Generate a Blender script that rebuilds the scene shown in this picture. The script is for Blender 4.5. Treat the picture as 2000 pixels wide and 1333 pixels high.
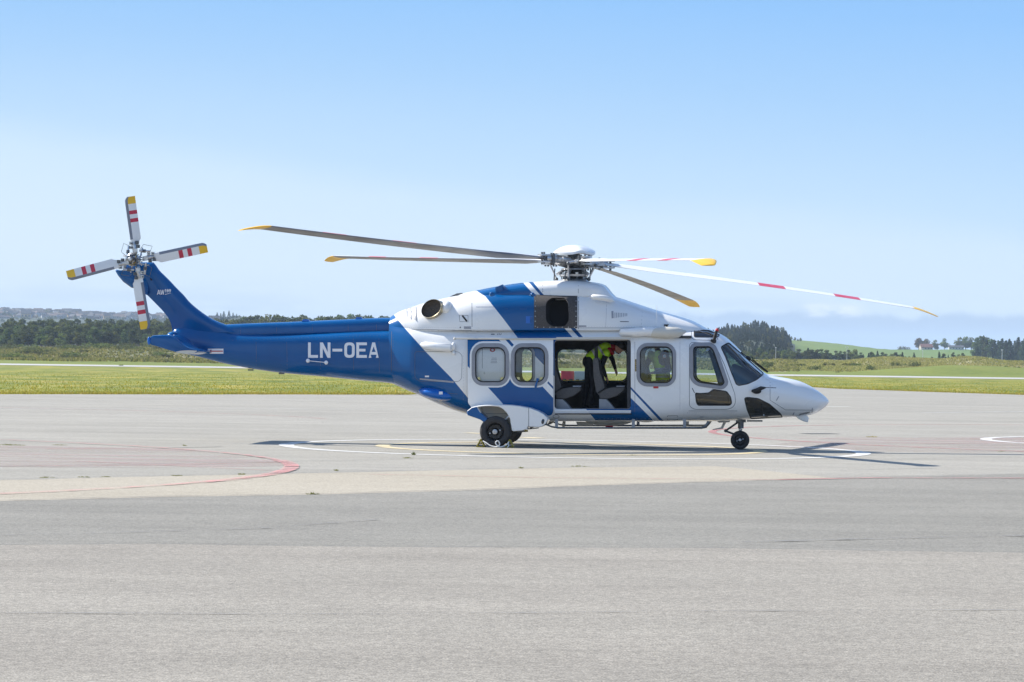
import bpy, bmesh, math, random
import numpy as np
from mathutils import Vector, Matrix
from mathutils.geometry import delaunay_2d_cdt
random.seed(7); RNG = np.random.RandomState(11)
for o in list(bpy.data.objects): bpy.data.objects.remove(o)
scn = bpy.context.scene; COL = scn.collection
PI = math.pi

# ------------------------------------------------------------------ camera
F = 5700.0; H = 1.92; RHO = 0.014
CR, SR = math.cos(RHO), math.sin(RHO)
cam_d = bpy.data.cameras.new('camera'); cam = bpy.data.objects.new('camera', cam_d); COL.objects.link(cam)
cam_d.sensor_width = 36.0; cam_d.lens = 36.0*F/2000.0; cam_d.shift_y = 33.5/2000.0
cam_d.clip_start = 0.5; cam_d.clip_end = 30000
cam.matrix_world = Matrix(((CR, -SR, 0, 0), (0, 0, -1, 0), (SR, CR, 0, H), (0, 0, 0, 1)))
scn.camera = cam
scn.render.resolution_x = 1024; scn.render.resolution_y = 682
scn.view_settings.view_transform = 'Standard'; scn.view_settings.look = 'None'
scn.view_settings.gamma = 1.0; scn.view_settings.use_curve_mapping = False
scn.view_settings.exposure = 1.02
scn.render.engine = 'CYCLES'
scn.cycles.max_bounces = 8; scn.cycles.transparent_max_bounces = 16
scn.cycles.volume_bounces = 0

# ------------------------------------------------------------------ sky and sun
SUN = Vector((-1.07, 0.47, 1.0)).normalized()
SUN_EL = math.asin(SUN.z); SUN_AZ = math.atan2(SUN.x, SUN.y)
world = bpy.data.worlds.new('World'); scn.world = world; world.use_nodes = True
wn = world.node_tree.nodes; wl = world.node_tree.links; wn.clear()
def N(nt, t, **k):
    n = nt.nodes.new(t)
    for a, b in k.items(): setattr(n, a, b)
    return n
WT = world.node_tree
out = N(WT, 'ShaderNodeOutputWorld'); bg = N(WT, 'ShaderNodeBackground')
sky = N(WT, 'ShaderNodeTexSky', sky_type='NISHITA')
sky.sun_disc = False; sky.sun_elevation = SUN_EL; sky.sun_rotation = SUN_AZ
sky.air_density = 1.0; sky.dust_density = 0.4; sky.ozone_density = 2.2; sky.altitude = 0
bg.inputs['Strength'].default_value = 0.12
def mth(nt, op, a, b=None, c=None, clamp=False):
    n = N(nt, 'ShaderNodeMath', operation=op, use_clamp=clamp)
    for i, v in enumerate((a, b, c)):
        if v is None: continue
        if isinstance(v, (int, float)): n.inputs[i].default_value = v
        else: nt.links.new(v, n.inputs[i])
    return n.outputs[0]
def maprange(nt, v, a, b, c=0.0, d=1.0, smooth=True):
    n = N(nt, 'ShaderNodeMapRange', interpolation_type='SMOOTHSTEP' if smooth else 'LINEAR')
    nt.links.new(v, n.inputs['Value'])
    for k, x in (('From Min', a), ('From Max', b), ('To Min', c), ('To Max', d)): n.inputs[k].default_value = x
    return n.outputs[0]
def mixc(nt, fac, a, b, mode='MIX'):
    n = N(nt, 'ShaderNodeMix', data_type='RGBA', blend_type=mode)
    for s, v in ((0, fac), (6, a), (7, b)):
        if isinstance(v, (int, float)): n.inputs[s].default_value = v
        elif isinstance(v, tuple): n.inputs[s].default_value = (v[0], v[1], v[2], 1)
        else: nt.links.new(v, n.inputs[s])
    return n.outputs[2]
tc = N(WT, 'ShaderNodeTexCoord'); sep = N(WT, 'ShaderNodeSeparateXYZ'); wl.new(tc.outputs['Generated'], sep.inputs[0])
az = mth(WT, 'ARCTAN2', sep.outputs[0], sep.outputs[1])          # 0 = straight ahead
el = sep.outputs[2]
def wnoise(sx, sz, scale, detail=5, off=0.0):
    cb = N(WT, 'ShaderNodeCombineXYZ')
    wl.new(mth(WT, 'MULTIPLY', az, sx), cb.inputs[0]); wl.new(mth(WT, 'MULTIPLY', el, sz), cb.inputs[1])
    cb.inputs[2].default_value = off
    n = N(WT, 'ShaderNodeTexNoise'); n.inputs['Scale'].default_value = scale; n.inputs['Detail'].default_value = detail
    wl.new(cb.outputs[0], n.inputs['Vector']); return n.outputs['Fac']
# colours of the lower sky, deepening upwards into the Nishita sky
rmp = N(WT, 'ShaderNodeValToRGB'); wl.new(mth(WT, 'MULTIPLY', mth(WT, 'ADD', el, mth(WT, 'MULTIPLY', az, 0.05)), 5.0), rmp.inputs[0])
re_ = rmp.color_ramp.elements
while len(re_) < 5: re_.new(0.5)
K_ = 1/6.0
for i_, (p_, c_) in enumerate(((0.0, (3.7, 4.45, 5.15)), (0.14, (3.4, 4.3, 5.25)), (0.30, (2.85, 4.05, 5.3)), (0.62, (1.60, 3.1, 5.3)), (1.0, (0.95, 2.3, 4.9)))):
    re_[i_].position = p_; re_[i_].color = (c_[0]*K_, c_[1]*K_, c_[2]*K_, 1)
lows = N(WT, 'ShaderNodeVectorMath', operation='SCALE'); wl.new(rmp.outputs[0], lows.inputs[0]); lows.inputs['Scale'].default_value = 4.6
tint = mixc(WT, maprange(WT, el, 0.16, 0.42), lows.outputs[0], sky.outputs[0])
# thin veil whitening the lower sky
veil_n = wnoise(2.0, 9.0, 2.0, 4, 3.1)
e2 = mth(WT, 'ADD', el, mth(WT, 'MULTIPLY', az, 0.10))
e3 = mth(WT, 'ADD', e2, mth(WT, 'MULTIPLY', mth(WT, 'SUBTRACT', veil_n, 0.5), 0.03))
veil = mth(WT, 'ADD', maprange(WT, e3, 0.0, 0.10, 0.34, 0.0), maprange(WT, e3, 0.048, 0.062, 0.22, 0.0))
VEILC = (3.5, 4.0, 4.4)
c1 = mixc(WT, mth(WT, 'MULTIPLY', veil, 1.0, clamp=True), tint, VEILC)
# faint low wisps
wis = wnoise(5.0, 40.0, 3.0, 6, 8.0)
wf = mth(WT, 'MULTIPLY', maprange(WT, wis, 0.48, 0.66, 0.0, 0.75), maprange(WT, el, 0.010, 0.030, 1.0, 0.0))
c2 = mixc(WT, wf, c1, (2.35, 2.95, 3.6))
# distant cloud bank low over the horizon
bk = wnoise(14.0, 0.0, 4.0, 6, 1.0)
top = mth(WT, 'ADD', mth(WT, 'MULTIPLY', bk, 0.012), 0.0105)
top = mth(WT, 'ADD', top, mth(WT, 'MULTIPLY', az, 0.004))
d_ = mth(WT, 'SUBTRACT', top, el)
bf = mth(WT, 'MULTIPLY', maprange(WT, d_, -0.0010, 0.0020), maprange(WT, az, -0.05, 0.05, 0.15, 0.92))
c3 = mixc(WT, bf, c2, (1.86, 2.48, 3.36))
# small bright puffs at the top of the bank
pf = wnoise(22.0, 60.0, 3.2, 6, 5.0)
pm = mth(WT, 'MULTIPLY', maprange(WT, mth(WT, 'ABSOLUTE', mth(WT, 'SUBTRACT', az, 0.1085)), 0.005, 0.014, 1.0, 0.0),
         maprange(WT, mth(WT, 'ABSOLUTE', mth(WT, 'SUBTRACT', el, 0.0178)), 0.0010, 0.0032, 1.0, 0.0))
c4 = mixc(WT, mth(WT, 'MULTIPLY', pm, maprange(WT, pf, 0.38, 0.6, 0.0, 0.9)), c3, (4.0, 4.3, 4.7))
wl.new(c4, bg.inputs['Color']); wl.new(bg.outputs[0], out.inputs[0])

sun_d = bpy.data.lights.new('sun', 'SUN'); sun_d.energy = 4.3; sun_d.angle = math.radians(0.53); sun_d.color = (1.0, 0.95, 0.865)
sun = bpy.data.objects.new('sun', sun_d); COL.objects.link(sun)
sun.rotation_mode = 'QUATERNION'; sun.rotation_quaternion = SUN.to_track_quat('Z', 'Y'); sun.location = SUN*50

# ------------------------------------------------------------------ pixel <-> world helpers (used only to take measurements)
CO = Vector((0, 0, H)); VR = Vector((CR, 0, SR)); VU = Vector((-SR, 0, CR)); VF = Vector((0, 1, 0))
def ray(px, py): return VF + VR*((px-1000)/F) + VU*(-(py-700)/F)
def ground(px, py, z=0.0):
    r = ray(px, py); t = (z-H)/r.z
    return CO + r*t
def hor(px): return 700+(px-1000)*SR/CR
YAW = math.radians(-5.0)
M3 = Matrix.Rotation(YAW, 3, 'Z') @ Matrix(((CR, 0, -SR), (0, 1, 0), (SR, 0, CR)))
ORG = ground(978, 870.5)
M4 = Matrix.Translation(ORG) @ M3.to_4x4(); M4I = M4.inverted(); M3I = M3.inverted()
_o = M4I @ CO
def L(px, py, d=0.0):
    """point of helicopter space seen at a pixel, d metres to the camera side of its centre plane"""
    v = M3I @ ray(px, py); t = (-d - _o.y)/v.y
    return Vector((_o.x + t*v.x, -d, _o.z + t*v.z))
def G2L(p): return M4I @ p                     # world -> helicopter space
# vectorised
def Lv(P, d):
    P = np.asarray(P, float); d = np.broadcast_to(np.asarray(d, float), (len(P),))
    a = (P[:, 0]-1000)/F; b = -(P[:, 1]-700)/F
    R = np.array(VF)[None]+a[:, None]*np.array(VR)[None]+b[:, None]*np.array(VU)[None]
    V = R @ np.array(M3I).T
    t = (-d-_o.y)/V[:, 1]
    return _o.x+t*V[:, 0], _o.z+t*V[:, 2]
SC = 88.9                                       # pixels per metre at the centre plane

# ------------------------------------------------------------------ materials
MATS = {}
def mat(name, col, rough=0.5, metal=0.0, coat=0.0, var=0.0, vscale=6.0, bump=0.0, bscale=40.0, spec=0.5, col2=None, detail=4, stretch=(1, 1, 1), emis=None, rnd=0.0):
    m = bpy.data.materials.new(name); m.use_nodes = True; nt = m.node_tree
    b = nt.nodes['Principled BSDF']
    b.inputs['Roughness'].default_value = rough; b.inputs['Metallic'].default_value = metal
    b.inputs['Coat Weight'].default_value = coat; b.inputs['Coat Roughness'].default_value = 0.04
    b.inputs['Specular IOR Level'].default_value = spec
    b.inputs['Base Color'].default_value = (*col, 1)
    t = N(nt, 'ShaderNodeTexCoord'); mp = N(nt, 'ShaderNodeMapping'); nt.links.new(t.outputs['Object'], mp.inputs[0])
    mp.inputs['Scale'].default_value = stretch
    if var > 0 or col2:
        n = N(nt, 'ShaderNodeTexNoise'); n.inputs['Scale'].default_value = vscale; n.inputs['Detail'].default_value = detail
        nt.links.new(mp.outputs[0], n.inputs['Vector'])
        c2 = col2 or tuple(c*(1-var) for c in col)
        f = maprange(nt, n.outputs['Fac'], 0.34, 0.66)
        o_ = mixc(nt, f, tuple(col), tuple(c2))
        if rnd > 0:
            oi = N(nt, 'ShaderNodeObjectInfo')
            k = maprange(nt, oi.outputs['Random'], 0, 1, 1-rnd, 1+rnd, False)
            hs = N(nt, 'ShaderNodeHueSaturation'); nt.links.new(o_, hs.inputs['Color']); nt.links.new(k, hs.inputs['Value'])
            nt.links.new(maprange(nt, oi.outputs['Random'], 0, 1, 0.5-rnd*0.08, 0.5+rnd*0.06, False), hs.inputs['Hue'])
            o_ = hs.outputs[0]
        nt.links.new(o_, b.inputs['Base Color'])
        r_ = maprange(nt, n.outputs['Fac'], 0.3, 0.7, max(0.02, rough*0.85), min(1, rough*1.2))
        nt.links.new(r_, b.inputs['Roughness'])
    if bump > 0:
        n2 = N(nt, 'ShaderNodeTexNoise'); n2.inputs['Scale'].default_value = bscale; n2.inputs['Detail'].default_value = 3
        nt.links.new(mp.outputs[0], n2.inputs['Vector'])
        bp = N(nt, 'ShaderNodeBump'); bp.inputs['Strength'].default_value = 1.0; bp.inputs['Distance'].default_value = bump
        nt.links.new(n2.outputs['Fac'], bp.inputs['Height']); nt.links.new(bp.outputs[0], b.inputs['Normal'])
    if emis: b.inputs['Emission Color'].default_value = (*emis, 1); b.inputs['Emission Strength'].default_value = 1
    MATS[name] = m; return m
def glass(name, tint, refl=1.0, dark=0.0):
    m = bpy.data.materials.new(name); m.use_nodes = True; nt = m.node_tree; nt.nodes.clear()
    o = N(nt, 'ShaderNodeOutputMaterial'); tr = N(nt, 'ShaderNodeBsdfTransparent'); gl = N(nt, 'ShaderNodeBsdfGlossy')
    tr.inputs[0].default_value = (*tint, 1); gl.inputs['Roughness'].default_value = 0.02; gl.inputs[0].default_value = (1, 1, 1, 1)
    fr = N(nt, 'ShaderNodeFresnel'); fr.inputs[0].default_value = 1.5
    mx = N(nt, 'ShaderNodeMixShader')
    nt.links.new(mth(nt, 'MULTIPLY', fr.outputs[0], refl, clamp=True), mx.inputs[0]); nt.links.new(tr.outputs[0], mx.inputs[1]); nt.links.new(gl.outputs[0], mx.inputs[2])
    if dark > 0:
        df = N(nt, 'ShaderNodeBsdfDiffuse'); df.inputs[0].default_value = (0.045, 0.043, 0.036, 1)
        m2 = N(nt, 'ShaderNodeMixShader'); m2.inputs[0].default_value = dark
        nt.links.new(tr.outputs[0], m2.inputs[1]); nt.links.new(df.outputs[0], m2.inputs[2]); nt.links.new(m2.outputs[0], mx.inputs[1])
    nt.links.new(mx.outputs[0], o.inputs[0]); MATS[name] = m; return m
mat('white_paint', (0.78, 0.78, 0.77), 0.28, coat=0.6, var=0.03, vscale=1.3, bump=0.0012, bscale=1.6)
mat('blue_paint', (0.0002, 0.090, 0.280), 0.20, coat=0.38, spec=0.20, col2=(0.0002, 0.079, 0.250), vscale=1.1, bump=0.0012, bscale=1.6)
mat('light_blue_paint', (0.001, 0.12, 0.48), 0.28, spec=0.3, coat=0.3, var=0.05, vscale=1.1, bump=0.0012, bscale=1.6)
mat('stripe_blue', (0.003, 0.075, 0.24), 0.3, spec=0.3, coat=0.2, var=0.04)
mat('grey_seal', (0.27, 0.275, 0.30), 0.55, var=0.08, vscale=9)
mat('black_rubber', (0.018, 0.018, 0.02), 0.7, var=0.15, vscale=14)
mat('panel_gap', (0.10, 0.11, 0.14), 0.8, var=0.2)
mat('tyre', (0.022, 0.022, 0.024), 0.82, col2=(0.045, 0.042, 0.04), vscale=8, bump=0.002, bscale=60)
mat('rim_black', (0.012, 0.012, 0.013), 0.4, var=0.2, vscale=20)
mat('steel', (0.55, 0.56, 0.58), 0.32, metal=0.85, var=0.25, vscale=18)
mat('steel_dark', (0.16, 0.17, 0.18), 0.45, metal=0.7, var=0.35, vscale=22)
mat('brass', (0.35, 0.27, 0.12), 0.45, metal=0.6, var=0.3, vscale=25)
mat('exhaust_metal', (0.62, 0.52, 0.34), 0.30, metal=0.9, col2=(0.34, 0.30, 0.24), vscale=10)
mat('soot', (0.035, 0.028, 0.022), 0.75, col2=(0.09, 0.07, 0.05), vscale=14, stretch=(1, 1, 5))
mat('intake_mesh', (0.075, 0.066, 0.062), 0.7, var=0.35, vscale=60, bump=0.004, bscale=160)
mat('void_black', (0.006, 0.006, 0.008), 0.9)
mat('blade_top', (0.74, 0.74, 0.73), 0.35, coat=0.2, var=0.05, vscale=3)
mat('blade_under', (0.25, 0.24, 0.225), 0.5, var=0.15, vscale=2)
mat('blade_red', (0.52, 0.025, 0.06), 0.4, var=0.08)
mat('blade_yellow', (0.80, 0.47, 0.02), 0.4, var=0.08)
mat('blade_edge', (0.20, 0.22, 0.27), 0.38, metal=0.4, var=0.12, vscale=5)
mat('marking_white', (0.78, 0.78, 0.80), 0.45, var=0.04)
mat('placard_grey', (0.33, 0.34, 0.38), 0.5, var=0.2, vscale=60)
mat('red_paint', (0.45, 0.012, 0.02), 0.4, var=0.1)
mat('beige_paint', (0.60, 0.57, 0.50), 0.45, var=0.08, vscale=2)
mat('liner', (0.045, 0.047, 0.054), 0.75, var=0.12, vscale=5)
mat('floor_dark', (0.02, 0.02, 0.022), 0.8, var=0.3, vscale=30)
mat('seat_fabric', (0.075, 0.072, 0.072), 0.9, col2=(0.105, 0.10, 0.098), vscale=40, bump=0.003, bscale=120)
mat('seat_shell', (0.30, 0.31, 0.33), 0.6, var=0.12, vscale=8)
mat('strap_black', (0.012, 0.012, 0.014), 0.8)
mat('yellow_latch', (0.55, 0.50, 0.22), 0.5)
mat('navy_cloth', (0.006, 0.007, 0.012), 0.9, var=0.3, vscale=12, bump=0.006, bscale=14)
mat('blue_cloth', (0.012, 0.045, 0.14), 0.9, var=0.3, vscale=12, bump=0.006, bscale=14)
mat('hi_vis', (0.55, 0.92, 0.02), 0.7, var=0.15, vscale=10, bump=0.006, bscale=16)
mat('reflective_tape', (0.55, 0.57, 0.58), 0.35, var=0.1)
mat('red_cloth', (0.36, 0.008, 0.012), 0.85, var=0.2, vscale=12)
mat('skin', (0.42, 0.22, 0.15), 0.5, var=0.1, vscale=15)
mat('hair', (0.012, 0.010, 0.010), 0.6, var=0.3, vscale=40)
mat('chock_yellow', (0.42, 0.33, 0.03), 0.6, var=0.35, vscale=20)
mat('rope_white', (0.75, 0.74, 0.70), 0.8, bump=0.002, bscale=200)
glass('window_glass', (0.80, 0.86, 0.92), 1.3)
glass('door_glass', (0.95, 0.98, 1.0), 1.0)
glass('cabin_glass', (0.66, 0.78, 0.9), 2.2)
glass('windshield_glass', (0.55, 0.74, 0.84), 2.2)
glass('smoked_glass', (0.22, 0.20, 0.17), 1.2, dark=0.5)
glass('dark_glass', (0.10, 0.16, 0.24), 1.8)

# ------------------------------------------------------------------ mesh helpers
def mesh_obj(name, V, Fc, mats, mi=None, parent=None, smooth=None, normals=None, merge=0):
    me = bpy.data.meshes.new(name)
    me.from_pydata([tuple(v) for v in V], [], [tuple(f) for f in Fc])
    for m in mats: me.materials.append(MATS[m] if isinstance(m, str) else m)
    if mi is not None: me.polygons.foreach_set('material_index', list(mi))
    if smooth is not None:
        me.polygons.foreach_set('use_smooth', [True]*len(me.polygons))
        if smooth < 180: me.set_sharp_from_angle(angle=math.radians(smooth))
    me.validate(); me.update()
    if normals is not None and len(me.vertices) == len(normals):
        me.polygons.foreach_set('use_smooth', [True]*len(me.polygons))
        me.normals_split_custom_set_from_vertices([tuple(n) for n in normals])
    o = bpy.data.objects.new(name, me); COL.objects.link(o)
    if parent: o.parent = parent
    return o
class MB:
    def __init__(s): s.V = []; s.F = []; s.M = []
    def add(s, V, Fc, m=0):
        b = len(s.V); s.V += [Vector(v) for v in V]; s.F += [[i+b for i in f] for f in Fc]
        s.M += ([m]*len(Fc) if isinstance(m, int) else list(m)); return s
    def box(s, c, size, m=0, rot=None):
        c = Vector(c); R = rot or Matrix.Identity(3); h = [x/2 for x in size]
        V = [c + R @ Vector((sx*h[0], sy*h[1], sz*h[2])) for sx in (-1, 1) for sy in (-1, 1) for sz in (-1, 1)]
        return s.add(V, [(0, 1, 3, 2), (4, 6, 7, 5), (0, 4, 5, 1), (2, 3, 7, 6), (0, 2, 6, 4), (1, 5, 7, 3)], m)
    def tube(s, pts, r, seg=8, m=0, caps=True):
        pts = [Vector(p) for p in pts]; n = len(pts); rr = r if isinstance(r, (list, tuple)) else [r]*n
        V = []; up = None
        for i, p in enumerate(pts):
            t = (pts[min(i+1, n-1)]-pts[max(i-1, 0)])
            if t.length < 1e-9: t = Vector((0, 0, 1))
            t.normalize()
            if up is None: up = Vector((0, 0, 1)) if abs(t.z) < 0.9 else Vector((1, 0, 0))
            a = t.cross(up)
            if a.length < 1e-6: a = t.cross(Vector((0, 1, 0.01)))
            a.normalize(); b = a.cross(t).normalized(); up = b
            for k in range(seg):
                th = 2*PI*k/seg; V.append(p + (a*math.cos(th)+b*math.sin(th))*rr[i])
        Fc = [(i*seg+k, i*seg+(k+1) % seg, (i+1)*seg+(k+1) % seg, (i+1)*seg+k) for i in range(n-1) for k in range(seg)]
        if caps: Fc += [tuple(range(seg-1, -1, -1)), tuple((n-1)*seg+k for k in range(seg))]
        return s.add(V, Fc, m)
    def lathe(s, c, axis, prof, seg=24, m=0):
        """prof: (distance along axis, radius)"""
        c = Vector(c); ax = Vector(axis).normalized()
        a = ax.cross(Vector((0, 0, 1)) if abs(ax.z) < 0.9 else Vector((1, 0, 0))).normalized(); b = ax.cross(a)
        V = [c + ax*h + (a*math.cos(2*PI*k/seg)+b*math.sin(2*PI*k/seg))*max(r, 1e-4) for h, r in prof for k in range(seg)]
        n = len(prof)
        Fc = [(i*seg+k, i*seg+(k+1) % seg, (i+1)*seg+(k+1) % seg, (i+1)*seg+k) for i in range(n-1) for k in range(seg)]
        mm = m if isinstance(m, int) else [m[i] for i in range(n-1) for k in range(seg)]
        return s.add(V, Fc, mm)
    def ell(s, c, r, m=0, seg=14, rings=9, rot=None):
        c = Vector(c); R = rot or Matrix.Identity(3)
        V = []; Fc = []
        for i in range(rings+1):
            ph = PI*i/rings
            for k in range(seg):
                th = 2*PI*k/seg
                V.append(c + R @ Vector((r[0]*math.sin(ph)*math.cos(th), r[1]*math.sin(ph)*math.sin(th), r[2]*math.cos(ph))))
        for i in range(rings):
            for k in range(seg): Fc.append((i*seg+k, (i+1)*seg+k, (i+1)*seg+(k+1) % seg, i*seg+(k+1) % seg))
        return s.add(V, Fc, m)
    def build(s, name, mats, parent=None, smooth=35, bevel=0):
        if isinstance(mats, str): mats = [mats]
        o = mesh_obj(name, s.V, s.F, mats, s.M, parent, None)
        me = o.data; bm = bmesh.new(); bm.from_mesh(me)
        bmesh.ops.remove_doubles(bm, verts=bm.verts, dist=1e-5)
        bmesh.ops.recalc_face_normals(bm, faces=bm.faces)
        if bevel > 0:
            es = [e for e in bm.edges if len(e.link_faces) == 2 and e.calc_face_angle(0) > math.radians(28)]
            bmesh.ops.bevel(bm, geom=es, offset=bevel, segments=2, profile=0.6, affect='EDGES', clamp_overlap=True)
        bm.to_mesh(me); bm.free()
        me.polygons.foreach_set('use_smooth', [True]*len(me.polygons)); me.set_sharp_from_angle(angle=math.radians(smooth))
        return o
def prism_px(mb, poly, d0, d1, m=0, cham=0.0):
    """side outline measured in pixels, given real thickness between lateral offsets d0 and d1"""
    x, z = Lv(poly, max(d0, d1)); n = len(poly)
    V = [(x[i], -d0, z[i]) for i in range(n)] + [(x[i], -d1, z[i]) for i in range(n)]
    Fc = [tuple(range(n)), tuple(range(2*n-1, n-1, -1))] + [(i, i+n, (i+1) % n+n, (i+1) % n) for i in range(n)]
    return mb.add(V, Fc, m)
def rr(x0, y0, x1, y1, r, n=5):
    P = []
    for cx, cy, a0 in ((x1-r, y0+r, -90), (x1-r, y1-r, 0), (x0+r, y1-r, 90), (x0+r, y0+r, 180)):
        for k in range(n+1):
            a = math.radians(a0+90*k/n); P.append((cx+r*math.cos(a), cy+r*math.sin(a)))
    return P
def roundpoly(P, r, n=4):
    out_ = []; m = len(P)
    for i in range(m):
        p = np.array(P[i], float); a = np.array(P[i-1], float)-p; b = np.array(P[(i+1) % m], float)-p
        la, lb = np.linalg.norm(a), np.linalg.norm(b); q = min(r, la*0.45, lb*0.45)
        A = p+a/la*q; B = p+b/lb*q
        for k in range(n+1):
            t = k/n; out_.append(tuple((1-t)**2*A+2*t*(1-t)*p+t*t*B))
    return out_
def ringpoly(cx, cy, rx, ry, n=24, rot=0):
    c, s = math.cos(rot), math.sin(rot)
    return [(cx+rx*math.cos(2*PI*k/n)*c-ry*math.sin(2*PI*k/n)*s, cy+rx*math.cos(2*PI*k/n)*s+ry*math.sin(2*PI*k/n)*c) for k in range(n)]
def offpoly(P, d):
    """offset outward (pixels)"""
    P = np.array(P, float); n = len(P)
    A = 0.5*np.sum(P[:, 0]*np.roll(P[:, 1], -1)-np.roll(P[:, 0], -1)*P[:, 1]); s = 1 if A > 0 else -1
    o_ = []
    for i in range(n):
        e0 = P[i]-P[i-1]; e1 = P[(i+1) % n]-P[i]
        n0 = np.array((e0[1], -e0[0]))/max(1e-9, np.linalg.norm(e0)); n1 = np.array((e1[1], -e1[0]))/max(1e-9, np.linalg.norm(e1))
        v = n0+n1; l = np.linalg.norm(v); v = v/l if l > 1e-6 else n0
        k = 1/max(0.5, float(v@n0)); o_.append(tuple(P[i]+v*d*s*k))
    return o_
def dens(P, step, closed=True):
    o_ = []; n = len(P)
    for i in range(n if closed else n-1):
        a = np.array(P[i], float); b = np.array(P[(i+1) % n], float)
        k = max(1, int(math.ceil(np.linalg.norm(b-a)/step)))
        for j in range(k): o_.append(tuple(a+(b-a)*j/k))
    if not closed: o_.append(tuple(P[-1]))
    return o_
def inpoly(Q, P):
    Q = np.asarray(Q, float); P = np.asarray(P, float); x, y = Q[:, 0], Q[:, 1]; r = np.zeros(len(Q), bool)
    j = len(P)-1
    for i in range(len(P)):
        yi, yj, xi, xj = P[i, 1], P[j, 1], P[i, 0], P[j, 0]
        c = (yi > y) != (yj > y)
        if yi != yj: r ^= c & (x < (xj-xi)*(y-yi)/(yj-yi)+xi)
        j = i
    return r
def pchip(x, y, xs):
    x = np.asarray(x, float); y = np.asarray(y, float); h = np.diff(x); dl = np.diff(y)/h; n = len(x); m = np.zeros(n)
    for i in range(1, n-1):
        if dl[i-1]*dl[i] > 0:
            w1 = 2*h[i]+h[i-1]; w2 = h[i]+2*h[i-1]; m[i] = (w1+w2)/(w1/dl[i-1]+w2/dl[i])
    m[0] = dl[0]; m[-1] = dl[-1]
    i = np.clip(np.searchsorted(x, xs)-1, 0, n-2); t = (xs-x[i])/h[i]
    return (2*t**3-3*t**2+1)*y[i]+(t**3-2*t**2+t)*h[i]*m[i]+(-2*t**3+3*t**2)*y[i+1]+(t**3-t**2)*h[i]*m[i+1]

class Surf:
    """body surface from cross sections: (px, top_py, bottom_py, widest_py, half_width, power_top, power_bottom)"""
    def __init__(s, st):
        st = sorted(st); A = np.array(st, float)
        x, zt = Lv(A[:, [0, 1]], 0); _, zb = Lv(A[:, [0, 2]], 0); _, zm = Lv(A[:, [0, 3]], 0)
        s.x0, s.x1 = x[0], x[-1]; g = np.linspace(x[0], x[-1], 3000); s.g = g
        s.t = [pchip(x, q, g) for q in (zt, zb, zm, A[:, 4], A[:, 5], A[:, 6])]
    def sec(s, x): return [np.interp(x, s.g, q) for q in s.t]
    def P(s, x, phi, off=0.0):
        zt, zb, zm, w, nu, nl = s.sec(x); up = phi >= 0
        h = np.where(up, zt-zm, zm-zb); n = np.where(up, nu, nl)
        c = np.abs(np.cos(phi)); sn = np.abs(np.sin(phi)); r = (c**n+sn**n)**(-1/n)
        y = w*r*c; z = zm+np.sign(phi)*h*r*sn
        P = np.stack([x, y, z], -1)
        if np.any(off != 0): P = P+s.Nm(x, phi)*np.asarray(off)[..., None] if np.ndim(off) else P+s.Nm(x, phi)*off
        return P
    def Nm(s, x, phi):
        e = 0.012; xa = np.clip(x-e, s.x0, s.x1); xb = np.clip(x+e, s.x0, s.x1)
        pa = np.clip(phi-0.012, -PI/2, PI/2); pb = np.clip(phi+0.012, -PI/2, PI/2)
        dx = s.P(xb, phi)-s.P(xa, phi); dp = s.P(x, pb)-s.P(x, pa)
        n = np.cross(dp, dx)                                  # outwards on the +y half
        edge = np.abs(phi) > PI/2-0.02
        n[edge, 1] = 0
        l = np.linalg.norm(n, axis=-1, keepdims=True); n = n/np.maximum(l, 1e-12)
        return n
    def phi(s, x, z):
        zt, zb, zm, w, nu, nl = s.sec(x); up = z >= zm
        h = np.where(up, zt-zm, zm-zb); n = np.where(up, nu, nl); q = np.clip(np.abs(z-zm)/np.maximum(h, 1e-6), 0, 1)
        yy = (1-q**n)**(1/n)
        return np.where(up, 1, -1)*np.arctan2(q, yy)
    def y(s, x, z):
        zt, zb, zm, w, nu, nl = s.sec(x); up = z >= zm
        h = np.where(up, zt-zm, zm-zb); n = np.where(up, nu, nl); q = np.clip(np.abs(z-zm)/np.maximum(h, 1e-6), 0, 1)
        return w*(1-q**n)**(1/n)
    def uv(s, P, off=0.0):
        d = np.full(len(P), 0.8)
        for _ in range(6):
            x, z = Lv(P, d); d = 0.4*d+0.6*(s.y(x, z)+off)
        x, z = Lv(P, d)
        return np.stack([x, s.phi(x, z)], -1)
def cdt(pts, loops, grid):
    """pts of loops (lists of 2D arrays) + grid -> verts, tris"""
    V = []; E = []
    for lp, closed in loops:
        b = len(V); V += [tuple(p) for p in lp]; n = len(lp)
        E += [(b+i, b+(i+1) % n) for i in range(n if closed else n-1)]
    V += [tuple(p) for p in grid]
    r = delaunay_2d_cdt([Vector(v) for v in V], E, [], 0, 1e-5)
    return np.array([tuple(v) for v in r[0]]), np.array([tuple(f) for f in r[2] if len(f) == 3], int).reshape(-1, 3)
def surf_mesh(s, name, uvv, tris, mats, mi, parent, side, off=0.0, flip=False):
    used = np.unique(tris); remap = -np.ones(len(uvv), int); remap[used] = np.arange(len(used)); tris = remap[tris]; uvv = uvv[used]
    x = np.clip(uvv[:, 0], s.x0, s.x1); ph = np.clip(uvv[:, 1], -PI/2, PI/2)
    P = s.P(x, ph, off); Nn = s.Nm(x, ph)
    P = P*np.array((1, side, 1)); Nn = Nn*np.array((1, side, 1))
    if flip: Nn = -Nn
    g = np.cross(P[tris[:, 1]]-P[tris[:, 0]], P[tris[:, 2]]-P[tris[:, 0]]); a = np.linalg.norm(g, axis=1)
    keep = a > 1e-9; tris = tris[keep]; g = g[keep]; mi = np.asarray(mi)[keep]
    bad = np.sum(g*Nn[tris[:, 0]], 1) < 0; tris[bad] = tris[bad][:, ::-1]
    return P, tris, Nn, mi
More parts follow.
